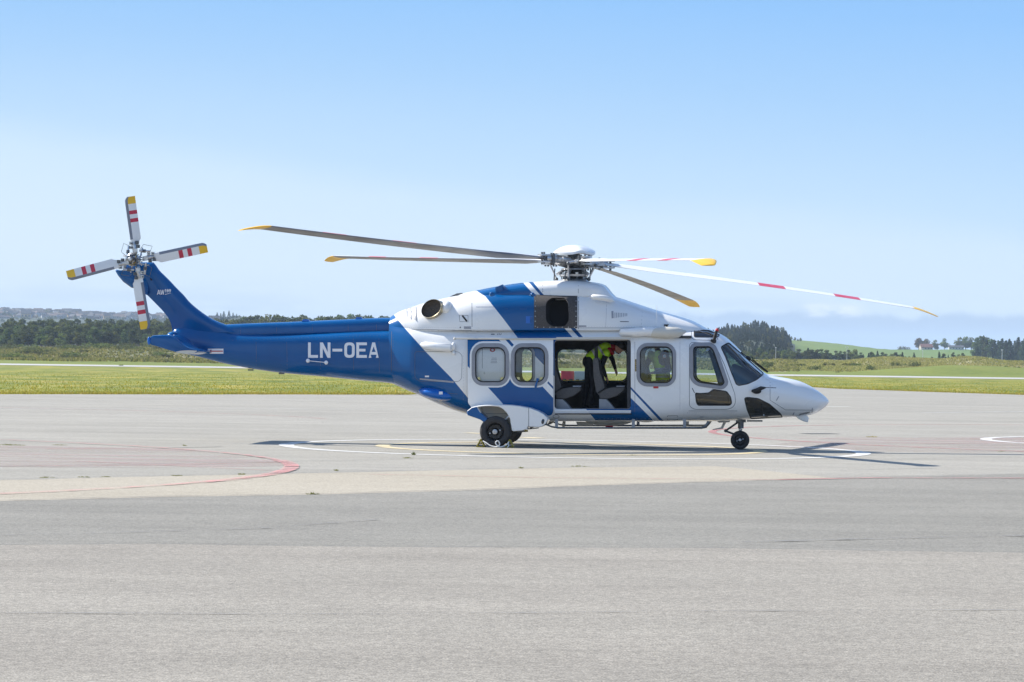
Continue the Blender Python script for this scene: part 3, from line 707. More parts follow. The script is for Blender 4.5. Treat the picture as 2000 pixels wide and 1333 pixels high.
# --- openings
W_REAR = rr(1003, 680, 1041, 747, 13); DOORWAY = roundpoly([(1083, 664), (1232, 664), (1232, 799.5), (1083, 799.5)], 7)
W_FIX = rr(1249.5, 677, 1314, 749, 15)
W_COCK = roundpoly([(1353.5, 677), (1387, 676.5), (1394, 684), (1416, 748), (1410, 754.5), (1364, 748), (1354, 739)], 8)
W_SIDE = roundpoly([(1408, 678), (1423, 669.5), (1444, 688), (1467, 708), (1492, 730.5), (1478, 742), (1461, 750), (1443, 753.5), (1438, 751), (1429, 729), (1417, 697)], 4)
W_ROOF = roundpoly([(1356, 644), (1385, 646), (1406, 654.5), (1401, 659), (1356, 658.5)], 3)
W_CHIN = roundpoly([(1454, 778), (1461, 776.5), (1481, 779), (1503, 790), (1525, 809), (1528, 815.5), (1467, 818.5), (1459, 800)], 3)
W_LOW = roundpoly([(1358, 768), (1368, 769), (1384, 768), (1393, 761), (1419, 765), (1427, 776), (1429, 788), (1425, 792), (1363, 792), (1360, 786)], 3)
W_WIND = [(1416, 650), (1421, 660.5), (1450, 686), (1478, 711), (1497, 727), (1506, 726), (1480, 690), (1440, 650)]
D1 = rr(1071+2, 680, 1138, 747, 14); D2 = rr(1148+7, 680, 1216, 747, 14)
HOLES_NEAR = [W_REAR, DOORWAY, W_FIX, W_COCK, W_SIDE, W_ROOF, W_CHIN, W_LOW]
HOLES_FAR = [rr(1003, 680, 1041, 747, 13), D1, D2, W_FIX, W_COCK, W_SIDE, W_ROOF, W_CHIN, W_LOW]
# --- fuselage
HULL = Surf([(765, 626, 748.5, 690, .56, 2.8, 2.4), (800, 630, 764, 700, .80, 3.0, 2.4), (815, 632, 770, 704, .885, 3.0, 2.4), (850, 636, 786, 712, .97, 3.2, 2.6), (900, 637, 805, 722, 1.06, 3.5, 3.0),
    (950, 637, 817, 730, 1.10, 3.6, 3.2), (1000, 637, 822, 735, 1.12, 3.8, 3.8), (1060, 637, 822.5, 738, 1.12, 3.9, 6.0), (1240, 638, 822.5, 738, 1.12, 3.9, 6.0),
    (1310, 640, 823, 738, 1.11, 3.6, 5.0), (1350, 640.5, 823, 740, 1.09, 3.3, 3.8), (1385, 643, 823, 742, 1.06, 3.1, 3.5), (1397, 648, 823, 744, 1.045, 3.0, 3.4), (1417, 658.5, 822.5, 748, 1.01, 2.9, 3.2), (1435, 674, 822, 752, .98, 2.8, 3.0),
    (1457.5, 697, 820, 757, .93, 2.7, 2.8), (1480, 717, 818.5, 762, .87, 2.6, 2.6), (1498, 731, 817.5, 766, .81, 2.5, 2.5), (1516, 735.5, 816.5, 769, .75, 2.4, 2.4), (1539, 739.5, 815.5, 773, .66, 2.3, 2.3),
    (1559, 744, 814, 777, .56, 2.2, 2.2), (1581, 753.5, 811, 781, .43, 2.1, 2.1), (1599, 765, 804.5, 784, .29, 2.0, 2.0), (1611, 774.5, 796, 785, .15, 2, 2), (1616.5, 780.5, 790, 785, .06, 2, 2), (1618.5, 784, 786, 785, .01, 2, 2)])
fus = shell(HULL, 'fuselage', (-1, 1), [W, B, SB, 'windshield_glass'], LIV, {-1: HOLES_NEAR, 1: HOLES_FAR}, heli, dx=0.08, dphi=0.05)
xr = (float(Lv([(1050, 700)], 1.0)[0][0]), float(Lv([(1500, 700)], .8)[0][0]))
inl = shell(HULL, 'cabin_lining', (-1, 1), ['liner'], [], {-1: [offpoly(p, 1.2) for p in HOLES_NEAR], 1: [offpoly(p, 1.2) for p in HOLES_FAR]}, heli, dx=0.12, dphi=0.08, off=-0.05, xr=xr, flip=True)
# door jamb joining skin and lining round the doorway
def jamb(name, poly, side, off0, off1, m):
    u = HULL.uv(dens(poly, 5)); x, p = u[:, 0], u[:, 1]; k = np.array((1, side, 1))
    A = HULL.P(x, p, off0)*k; Bp = HULL.P(x, p, off1)*k; n = len(u)
    return mesh_obj(name, A.tolist()+Bp.tolist(), [(i, (i+1) % n, n+(i+1) % n, n+i) for i in range(n)], [m], None, heli, 40)
jamb('door_frame', DOORWAY, -1, -0.001, -0.052, 'seat_shell')
# --- windows: seals and panes
def window(poly, mname, label=None, side=-1, seal=6.4, seal_m='grey_seal', surf=None, outl=False, off=0.012, latches=(), gname='window'):
    S_ = surf or HULL; base = off-0.012
    ring = panel(S_, gname, offpoly(poly, seal), [seal_m], heli, [offpoly(poly, 0.0)], off=off, skirt=0.035, side=side, uvoff=base)
    if label: ring['label'] = label
    panel(S_, 'gasket', poly, ['black_rubber'], ring, [offpoly(poly, -2.2)], off=base-0.001, skirt=0.02, side=side, uvoff=base)
    panel(S_, 'pane', offpoly(poly, -1.2), [mname], ring, off=base-0.010, side=side, uvoff=base, grid=0.15)
    if outl:
        panel(S_, 'surround', offpoly(poly, seal+3.2), [W], ring, [offpoly(poly, seal+0.1)], off=base+0.004, side=side, uvoff=base)
    return ring
HULL2 = Surf([(880, 637, 822.5, 738, 1.12, 3.9, 4.2), (1000, 637, 822.5, 738, 1.12, 3.9, 4.2), (1110, 637, 822.5, 738, 1.12, 3.9, 4.2)])
w = window(W_FIX, 'cabin_glass', 'square cabin window ahead of the open doorway'); 
window(W_REAR, 'window_glass', 'narrow fixed window behind the slid-back door', seal=4)
window(W_COCK, 'window_glass', 'slanted cockpit door window', seal=7)
for s_ in (1,):
    window(D1, 'window_glass', 'rear window of the far cabin door', side=1, seal=6); window(D2, 'window_glass', 'front window of the far cabin door', side=1, seal=6)
    window(W_FIX, 'window_glass', 'far side cabin window', side=1, seal=6); window(W_COCK, 'window_glass', 'far cockpit door window', side=1)
for side in (-1, 1):
    for nm, P_, g in (('side_windshield', W_SIDE, 'windshield_glass'), ('roof_window', W_ROOF, 'dark_glass'), ('chin_window', W_CHIN, 'smoked_glass'), ('lower_door_window', W_LOW, 'smoked_glass')):
        r_ = panel(HULL, nm, offpoly(P_, 0.4), [g], heli, off=-0.002, side=side, grid=0.1)
        panel(HULL, 'trim', offpoly(P_, 1.0), ['black_rubber'], r_, [offpoly(P_, -0.8)], off=0.002, side=side)
    panel(HULL, 'windshield', W_WIND, ['dark_glass'], heli, off=0.006, side=side, grid=0.06, skirt=0.01)
# --- slid-back cabin door, standing proud of the side
DO = 0.085
sh = lambda P, dx: [(x+dx, y) for x, y in P]
DOOR = roundpoly([(913, 665), (1080.5, 665), (1080.5, 800), (1078, 806), (1071, 808), (1066, 805), (1055, 800), (1040, 796.5), (1000, 791.5), (960, 790.5), (938, 792), (922, 795), (914, 786)], 3)
DA = sh(LA, -151); D2l = sh(L2, -151); D3l = sh(L3, -151); D4l = sh(L4, -151)
WA = rr(928, 680, 987.5, 747, 15); WB = rr(1005, 680, 1064.5, 747, 15)
FOOT = [(953, 757), (967, 757), (1000, 738), (1006, 745), (1014, 757), (1050, 758.5), (1052, 759), (1000, 800), (940, 800)]
door = panel(HULL2, 'sliding_door', DOOR, [W, B, SB], heli, [WA, WB], off=DO, skirt=0.055, side=-1, regions=[(DA+D2l[::-1], 1), (D3l+D4l[::-1], 2)], step=4)
door['label'] = 'cabin door slid back along the side with two square windows'
for P_, lb in ((WA, 'rear window of the slid-back door'), (WB, 'front window of the slid-back door')):
    ring = panel(HULL2, 'window_frame', offpoly(P_, 6.8), ['grey_seal'], door, [P_], off=DO+0.010, skirt=0.045, uvoff=DO); ring['label'] = lb
    panel(HULL2, 'gasket', P_, ['black_rubber'], door, [offpoly(P_, -2.2)], off=DO-0.002, skirt=0.02, uvoff=DO)
    panel(HULL2, 'surround', offpoly(P_, 10.2), [W], door, [offpoly(P_, 6.9)], off=DO+0.004, uvoff=DO)
    panel(HULL2, 'pane', offpoly(P_, -1.2), ['door_glass'], door, off=DO-0.012, uvoff=DO, grid=0.2)
    x0 = min(p[0] for p in P_); x1 = max(p[0] for p in P_)
    for cx, rot in ((x0+7.5, .7), (x1-7.5, -.7)):
        panel(HULL2, 'emergency_latch', ringpoly(cx, 739.5, 4.2, 3.2, 4, rot), ['yellow_latch'], door, off=DO-0.004, skirt=0.004, uvoff=DO)
mb = MB(); h0 = L(1050, 741.5, 1.24); h1 = L(1046, 757, 1.25)
mb.tube([h0, h0+(h1-h0)*.5+Vector((0, -.03, 0)), h1], [.018, .02, .026], 8); mb.ell(h0, (.03, .03, .03)); mb.build('door_handle', [B], door)
# --- cabin rails
mb = MB()
mb.tube([L(887, 662, 1.14), L(1232, 662.5, 1.14)], .018, 8, 0); mb.ell(L(888, 662, 1.14), (.03, .03, .03), 0)
mb.box(L(1160, 660, 1.13), (1.62, .03, .02), 0)
mb.build('door_rail', ['beige_paint'], heli)
mb = MB(); mb.tube([L(1085, 806.5, 1.135), L(1232, 806.5, 1.135)], .011, 6, 0); mb.box(L(1158, 803.2, 1.12), (1.64, .05, .03), 0)
mb.build('door_sill', [W], heli)
mb = MB(); mb.tube([L(1084, 809, 1.13), L(1234, 809, 1.13)], .013, 6); mb.build('lower_door_track', ['black_rubber'], heli)
# --- engine cowling
COWL = Surf([(764, 619, 652, 645, .40, 2.0, 2.0), (782, 608, 652, 646, .52, 2.0, 2.0), (803, 601, 652, 645, .62, 2.1, 2.0), (824, 593.5, 652, 645, .72, 2.2, 2.0), (850, 587, 652, 645, .80, 2.3, 2.0), (887, 579, 652, 645, .90, 2.5, 2.0),
    (929, 573.5, 652, 645, .97, 2.8, 2.0), (980, 572, 652, 645, 1.0, 3.2, 2.0), (1050, 571, 652, 645, 1.0, 3.4, 2.0), (1128, 571, 652, 645, .99, 3.2, 2.0), (1180, 575, 652, 645, .96, 2.8, 2.0), (1205, 581, 652, 645, .94, 2.6, 2.0),
    (1239, 592, 653, 645, .90, 2.4, 2.0), (1280, 605.5, 654, 645, .84, 2.3, 2.0), (1322, 617, 655, 646, .76, 2.2, 2.0), (1352, 626.5, 656, 647, .68, 2.1, 2.0), (1367, 634, 658, 648, .60, 2.1, 2.0), (1380, 641.5, 660, 650, .50, 2.0, 2.0), (1392, 648.5, 662, 655, .34, 2.0, 2.0), (1398, 655, 662, 659, .1, 2, 2)])
INT = roundpoly([(1066, 592), (1076, 583), (1103, 583), (1110, 592), (1111, 627), (1103, 638), (1078, 638.5), (1066, 628)], 9)
EXH = ringpoly(847, 605, 20, 16, 28, -.35)
shell(COWL, 'engine_cowling', (-1, 1), [W, B, SB], LIV, {-1: [INT], 1: []}, heli, dx=0.08, dphi=0.06)
DECK = Surf([(895, 577.5, 590, 585, .30, 2.2, 2), (908, 572.5, 590, 584, .40, 2.2, 2), (930, 568, 590, 582, .50, 2.3, 2), (971, 560, 590, 580, .60, 2.6, 2), (1023.5, 552.5, 590, 580, .68, 3.0, 2), (1055, 550, 590, 580, .72, 3.2, 2),
    (1097, 548.2, 590, 580, .74, 3.4, 2), (1132, 549, 590, 580, .73, 3.4, 2), (1157, 551.6, 590, 580, .70, 3.2, 2), (1176, 555, 592, 580, .66, 3.0, 2), (1184, 558.5, 594, 582, .63, 2.8, 2), (1190, 565, 596, 584, .60, 2.6, 2), (1197, 574, 598, 588, .55, 2.4, 2), (1205, 581.5, 600, 592, .48, 2.2, 2), (1215, 588, 602, 596, .36, 2, 2)])
shell(DECK, 'mast_fairing', (-1, 1), [W, B, SB], LIV, {}, heli, dx=0.07, dphi=0.07)
# engine intake: framed mesh panel with a deep duct
PI_ = [(1043, 573.5), (1127.5, 573.5), (1127.5, 641.5), (1043, 641.5)]
ip = panel(COWL, 'engine_intake', PI_, ['intake_mesh'], heli, [INT], off=0.018, skirt=0.03, grid=0.1)
mb = MB()
x, z = Lv(dens(INT, 4), .98); n = len(x); ya = -COWL.y(x, z)-.01; V = [(x[i], ya[i], z[i]) for i in range(n)]+[(x[i]*.94+x.mean()*.06+.05, ya[i]+.35, z[i]*.94+z.mean()*.06) for i in range(n)]
mb.add(V, [(i, (i+1) % n, n+(i+1) % n, n+i) for i in range(n)]+[tuple(range(n, 2*n))]); mb.build('duct', ['void_black'], ip, 60)
for k in range(7):
    for q in ((1045.5, 580+k*9.6), (1125, 580+k*9.6)):
        p = panel(COWL, 'rivet', ringpoly(q[0], q[1], 1.0, 1.0, 6), ['steel'], ip, off=0.024)
for k in range(7): panel(COWL, 'rivet', ringpoly(1050+k*12, 639.6, 1.0, 1.0, 6), ['steel'], ip, off=0.024)
# exhaust stub
ec = L(848, 606, .62); ea = (L(843, 603, .95)-ec).normalized(); mb = MB()
def oval(c, ax, prof, seg, mats_, ry=.80, tilt=-.42):
    a = Vector((math.cos(tilt), 0, -math.sin(tilt))); a = (a-ax*a.dot(ax)).normalized(); b = ax.cross(a); V = []
    for h, r in prof:
        for k in range(seg): V.append(c+ax*h+a*math.cos(2*PI*k/seg)*r+b*math.sin(2*PI*k/seg)*r*ry)
    Fc = [(i*seg+k, i*seg+(k+1) % seg, (i+1)*seg+(k+1) % seg, (i+1)*seg+k) for i in range(len(prof)-1) for k in range(seg)]
    mb.add(V, Fc, [mats_[i] for i in range(len(prof)-1) for k in range(seg)])
ec2 = L(851, 608, .60); ea2 = Vector((-.30, -.92, .22)).normalized()
oval(ec2, ea2, [(-.15, .285), (.10, .262), (.22, .248), (.248, .243), (.246, .237), (.17, .230), (.15, .17), (.145, .01)], 32, [0, 0, 0, 0, 1, 1, 1])
mb.build('exhaust', ['exhaust_metal', 'soot'], heli, 60)
# fairing behind the exhaust
mb = MB(); mb.ell(L(873, 603, .62), (.15, .26, .17)); mb.build('exhaust_fairing', [W], heli, 60)
# intake scoops / vents on top, latches and dark slots
mb = MB(); prism_px(mb, [(878, 580), (892, 573.5), (903, 572.5), (903, 576), (890, 580)], .12, -.12); mb.build('roof_vent', ['steel_dark'], heli)
mb = MB(); prism_px(mb, [(967, 562), (982, 555.5), (983, 572), (968, 571)], .60, .40); mb.build('cowling_scoop', [B], heli, 40, .01)
def mark(surf, P, m, off=0.004, side=-1, name='panel_line', parent=None, uvoff=None): return panel(surf, name, P, [m], parent or heli, off=off, side=side, step=8, grid=0.15, uvoff=uvoff)
for q in ((793, 604, 795, 621), (800.5, 602, 803, 624), (810, 601, 813, 627)):
    mark(COWL, [(q[0]+.8, q[1]), (q[2]+.6, q[1]-1), (q[2], q[3]), (q[0]-.4, q[3]-2)], 'placard_grey', .016, name='vent_slot')
LINES_C = [[(921.5, 571), (922, 645)], [(921, 646), (800, 643.5)], [(1129.5, 551), (1129.5, 573)], [(1130, 574), (1129.5, 643)], [(1060, 552), (1060, 571)], [(897, 616), (914, 616.5), (914.5, 629), (898, 628.5), (897, 616)],
    [(1130, 579), (1145, 579.5)], [(1130, 641), (1300, 641)]]
for P_ in LINES_C:
    S_ = DECK if max(p[1] for p in P_) < 574 else COWL
    mark(S_, strip(P_, 0.8), 'panel_gap', 0.002)
mark(COWL, strip([(903, 617), (912, 628)], 3.2), 'black_rubber', .006, name='latch_slot')
for q in ((906, 638, 920, 643), (1130.5, 636, 1145, 639)): mark(COWL, [(q[0], q[1]), (q[2], q[1]), (q[2], q[3]), (q[0], q[3])], 'placard_grey', name='placard')
mark(COWL, strip([(898, 640), (900, 640)], 2.6), 'black_rubber', name='fastener')
mark(COWL, strip([(1196, 608), (1196.5, 622)], 4), 'placard_grey', .003, name='vent_slot')
for k in range(8): mark(COWL, strip([(1201+k*3.3, 611+k*.2), (1201+k*3.3, 621.5-k*.5)], 1.4), 'placard_grey', .003, name='vent_slot')
mark(COWL, strip([(1211, 628.5), (1228, 628.8)], 1.5), 'panel_gap', .003, name='placard')
mark(COWL, strip([(985, 603.5), (992, 603.5)], 2.2), 'stripe_blue', .003, name='latch_slot'); mark(COWL, strip([(1015, 604), (1029, 604)], 2.2), 'stripe_blue', .003, name='latch_slot')
mark(COWL, [(1027, 618), (1040, 618), (1040, 632), (1027, 632)], 'light_blue_paint', .003, name='access_panel'); mark(COWL, strip([(1037.5, 619), (1037.5, 631)], 4.5), 'stripe_blue', .005, name='latch_slot')
for c_ in ((960, 575), (1040, 576)):
    mb = MB(); mb.ell(L(c_[0], c_[1], .92), (.05, .05, .05)); mb.box(L(c_[0]+3, c_[1]+1, .95), (.07, .03, .05)); mb.build('cowling_latch', [B], heli, 50)
# streamlined bulges
mb = MB(); mb.tube([L(1152, 580.5, .82), L(1158, 580.5, .86), L(1180, 582.5, .86), L(1192, 586, .80), L(1201, 590, .70)], [.02, .062, .066, .06, .01], 14); mb.build('cowling_bulge', [W], heli, 80)
mb = MB(); mb.tube([L(1209, 650, .96), L(1214, 650, 1.02), L(1240, 649.5, 1.05), L(1265, 648, 1.03), L(1300, 652, .95), L(1330, 656, .88)], [.02, .085, .095, .10, .12, .05], 16); mb.build('float_fairing', [W], heli, 80)
mb = MB(); mb.tube([L(1252, 648, .98), L(1275, 650.5, 1.02), L(1300, 650.5, 1.03), L(1325, 650, 1.0), L(1340, 648, .95)], [.01, .10, .13, .11, .02], 16); mb.build('float_pack_cover', ['beige_paint'], heli, 80)
mb = MB(); mb.ell(L(1308, 639.5, .80), (.06, .05, .035), 0, rot=Matrix.Rotation(.7, 3, 'Y')); mb.box(L(1301.5, 635.5, .80), (.10, .04, .035), 1); mb.tube([L(1303, 642, .75), L(1302, 635, .8)], .018, 6, 1); mb.build('roof_camera', [W, 'black_rubber'], heli, 40)
mb = MB(); mb.tube([L(1282.5, 645, .9), L(1282.5, 597, .9)], .005, 6); mb.build('whip_antenna', [W], heli)
mb = MB(); mb.tube([L(1393, 668, .86), L(1395.5, 662, .9), L(1399, 648, .92), L(1401, 644, .92)], [.05, .035, .035, .02], 10, 0); mb.box(L(1393.5, 666.5, .88), (.12, .07, .05), 0, Matrix.Rotation(.3, 3, 'Y')); mb.ell(L(1400.5, 645, .92), (.04, .04, .035), 1); mb.build('wire_cutter', ['black_rubber', 'red_paint'], heli, 50)
mb = MB(); mb.tube([L(1469, 764, .92), L(1478, 763.5, .98), L(1487, 758.5, 1.0), L(1496, 757.5, 1.0)], [.03, .055, .045, .012], 10, 0); mb.ell(L(1478, 764.5, .97), (.10, .04, .06), 0); mb.tube([L(1490, 757, 1.0), L(1516, 758, 1.0)], .009, 6, 1); mb.build('pitot_probe', ['black_rubber', 'steel_dark'], heli, 50)
mb = MB(); mb.tube([L(1447, 688, .55), L(1468, 705, .55), L(1499, 728, .45)], .012, 6); mb.tube([L(1472, 706, .52), L(1468, 698, .55), L(1474, 702, .55)], .008, 6); mb.tube([L(1470, 703, .50), L(1500, 727, .5)], .017, 6); mb.build('wiper', ['strap_black'], heli)
mb = MB(); mb.ell(L(1462, 700, .66), (.07, .04, .035), rot=Matrix.Rotation(.75, 3, 'Y')); mb.build('wiper_motor', ['strap_black'], heli)
# panel lines on the hull
CD = roundpoly([(1346, 674), (1350, 669), (1384, 669.5), (1397, 674), (1415, 712), (1436, 771), (1437, 788), (1431, 797), (1420, 800.5), (1356, 800.5), (1346, 794)], 5)
def loop(P, w=0.9, m='panel_gap', surf=HULL, name='panel_line', off=0.002):
    return panel(surf, name, P, [m], heli, [offpoly(P, -w)], off=off, step=6)
loop(CD); loop(roundpoly([(1350, 640), (1350, 664), (1398, 666), (1404, 662)], 8), .8)
for P_ in ([(1345, 803), (1440, 803)], [(1504, 733), (1504, 782), (1534, 801), (1588, 801.5)], [(1302, 817), (1302, 823)], [(765, 648), (764, 746)], [(902, 790), (902, 806)], [(838, 766), (894, 770)]):
    mark(HULL, strip(P_, 0.8), 'panel_gap', 0.002)
loop(roundpoly([(810, 687), (895, 687), (903, 694), (902, 740), (896, 746), (820, 746), (810, 738)], 5), .7)
loop(roundpoly([(1303, 812), (1324, 812), (1324, 821), (1303, 821)], 2), .7); loop(ringpoly(1086, 814, 6.5, 4, 18), 1.1, 'placard_grey')
for k in range(22): mark(HULL, ringpoly(1343+k*4.3, 806.5, .7, .7, 5), 'placard_grey', .002, name='rivet')
mark(HULL, [(1367, 814), (1374, 814), (1374, 820), (1367, 820)], 'placard_grey', name='placard')
mark(HULL, strip([(1516, 783), (1521, 774.5)], 1.8), 'placard_grey', name='placard'); mark(HULL, strip([(1548.5, 811), (1551, 806)], 1.2), 'panel_gap', name='vent_slot')
for k in range(12): mark(HULL, strip([(1561+k*1.7, 811.6-k*.35), (1562.5+k*1.7, 808-k*.35)], .9), 'panel_gap', name='vent_slot')
mark(HULL, strip([(1586, 806), (1586.5, 797)], 1.5), 'placard_grey', name='vent_slot')
mark(HULL, strip([(1352, 758.5), (1356.5, 768)], 1.3), 'black_rubber', name='key_slot')
mark(HULL, strip([(959, 653.5), (966, 653.5)], 1.8), 'panel_gap', name='placard')
for k in range(3): mark(HULL, strip([(971+k*3.2, 655), (973+k*3.2, 652)], .9), 'panel_gap', name='placard')
mark(HULL, strip([(953.5, 640), (954, 646)], 1), 'panel_gap', name='fastener')
P_ = [(820, 740), (886, 748.5), (886, 744.5), (820, 739.5)]; mark(HULL, [(820, 739), (886, 745), (886, 748.5), (820, 742)], 'placard_grey', .004, name='drip_strip')
mark(HULL, ringpoly(962, 684, 5.5, 4, 14), 'red_paint', .006, name='round_placard'); mark(HULL, ringpoly(962, 684, 2.4, 1.8, 10), 'marking_white', .009, name='round_placard')
for k in range(4): mark(HULL, strip([(960-k*.6, 700+k*3), (970+k*.4, 700+k*3)], 1.0), 'placard_grey', .005, name='placard_print')
mark(HULL, strip([(942, 681), (942, 720)], .7), 'panel_gap', .004); mark(HULL, ringpoly(946, 729, 1.8, 2.6, 8), 'steel', .02, name='quick_release')
mark(HULL, strip([(830, 735.5), (838, 735.5)], 3), 'marking_white', .004, name='placard')
mark(HULL, strip([(1242.5, 702), (1242.5, 726)], 5), 'brass', .004, name='rescue_placard')
for k in range(5): mark(HULL, strip([(1240.5+(k % 2)*1.2, 705+k*4.4), (1244.5, 706.5+k*4.4)], 1.1), 'black_rubber', .006, name='placard_print')
for cx in (1281,): mark(HULL, strip([(cx-5, 757), (cx+5, 757)], 4), 'red_paint', .014, name='placard')
for k in range(16): mark(HULL, ringpoly(768, 655+k*5.6, .6, .6, 5), 'panel_gap', .0015, name='rivet'); mark(HULL, ringpoly(905, 690+k*6, .55, .55, 5), 'placard_grey', .0015, name='rivet')
for k in range(30): mark(COWL, ringpoly(800+k*4.1, 640.5, .5, .5, 5), 'placard_grey', .0015, name='rivet'); mark(COWL, ringpoly(1140+k*5.2, 638.6, .5, .5, 5), 'placard_grey', .0015, name='rivet')
for k in range(28): mark(HULL, ringpoly(1100+k*8, 818.5, .55, .55, 5), 'placard_grey', .0015, name='rivet')
mark(HULL, strip([(1240, 668), (1240, 812)], .6), 'panel_gap', .0015); mark(HULL, strip([(1328, 668), (1328, 800)], .5), 'placard_grey', .0015)
mark(COWL, strip([(1185, 590), (1183, 640)], .5), 'placard_grey', .0015); mark(COWL, strip([(1255, 603), (1252, 640)], .5), 'placard_grey', .0015); mark(COWL, strip([(1310, 618), (1306, 642)], .5), 'placard_grey', .0015)
mark(COWL, strip([(930, 600), (1042, 600)], .6), 'stripe_blue', .0015)
# rear boarding step hump and tank bulge
mb = MB(); mb.tube([L(822, 673, .93), L(829, 675, 1.0), L(850, 678, 1.05), L(880, 680, 1.10), L(886, 681, 1.05)], [.02, .085, .09, .09, .02], 12); mb.build('side_fairing', [W], heli, 60)
mb = MB(); mb.ell(L(886, 677, 1.09), (.05, .04, .09)); mb.ell(L(886, 690, 1.09), (.04, .03, .05)); mb.build('latch_housing', [W], heli, 60)
tb = []
mb = MB(); mb.ell(L(856, 770, .72), (.44, .30, .135), 0, 20, 12, Matrix.Rotation(.16, 3, 'Y')); mb.build('rear_blister', ['light_blue_paint'], heli, 80)
mb = MB(); mb.box(L(861, 768, 1.01), (.08, .02, .06)); mb.build('placard', ['marking_white'], heli)
mb = MB(); mb.ell(L(1010, 798, .86), (.25, .22, .1)); mb.build('gear_fillet', [W], heli, 60)
# belly fairings and beacon
mb = MB(); mb.ell(L(1190, 820, 0), (.55, .42, .135), 0, 24, 12); mb.ell(L(1262, 820, .3), (.22, .3, .06), 0, 20, 10); mb.build('belly_fairing', ['beige_paint'], heli, 60)
mb = MB(); mb.lathe(L(1190, 830, 0), (0, 0, -1), [(0, .10), (.03, .10), (.055, .07), (.06, 0)], 14); mb.build('beacon', ['red_paint'], heli, 50)
# --- tail boom
BOOM = Surf([(331, 656, 682, 668, .03, 2, 2), (336, 648, 686, 668, .10, 2, 2.2), (345, 640, 688, 668, .15, 2, 2.2), (385, 636, 696.5, 672, .19, 1.8, 2.2), (410, 636, 703, 677, .22, 1.8, 2.2), (435, 640, 709.5, 684, .25, 2.0, 2.2), (460, 650, 715, 687, .285, 2.4, 2.2), (547, 654, 728.5, 690, .36, 3.4, 2.6), (631, 651, 736, 690, .44, 3.6, 2.7), (715, 647, 744.5, 690, .52, 3.6, 2.7), (763, 645.5, 749, 690, .57, 3.6, 2.7), (775, 645, 752, 690, .585, 3.6, 2.7)])
shell(BOOM, 'tail_boom', (-1, 1), [B], [], {}, heli, dx=0.1, dphi=0.08)
SHAFT = Surf([(400, 640, 660, 652, .05, 2, 2), (440, 634.6, 662, 652, .13, 2.6, 2), (480, 632.5, 662, 651, .17, 3, 2), (560, 629.5, 660, 650, .20, 3, 2), (660, 625, 657, 648, .235, 3, 2), (763, 621, 655, 645, .27, 3, 2), (766, 621, 655, 645, .27, 3, 2)])
shell(SHAFT, 'drive_shaft_cover', (-1, 1), [B], [], {}, heli, dx=0.1, dphi=0.1)
FAIR = Surf([(764, 618, 655, 645, .30, 3, 2), (790, 612, 655, 645, .36, 2.6, 2), (820, 604, 655, 645, .4, 2.4, 2)])
for c_ in (597, 701):
    mb = MB(); prism_px(mb, [(c_-8, 628.5-(c_-597)*.038), (c_-5, 624-(c_-597)*.038), (c_+4, 624-(c_-597)*.038), (c_+8, 628.5-(c_-597)*.038)], .10, -.10); mb.build('shaft_cover_hinge', ['light_blue_paint'], heli, 40, .006)
mark(SHAFT, [(434, 643.5), (439, 643.5), (439, 654), (434, 654)], 'void_black', .003, name='vent_slot')
for q in (500, 560, 625, 690, 740): mark(BOOM, strip([(q, 662), (q+1, 728)], .55), 'panel_gap', .0015)
for q in (470, 540, 610, 680, 735): mark(SHAFT, strip([(q, 634), (q, 652)], .6), 'panel_gap', .0015)
for k in range(40): mark(BOOM, ringpoly(470+k*7.3, 718+k*.62, .55, .55, 5), 'panel_gap', .0015, name='rivet')
for k in range(46): mark(BOOM, ringpoly(455+k*6.7, 665-k*.22, .55, .55, 5), 'panel_gap', .0015, name='rivet')
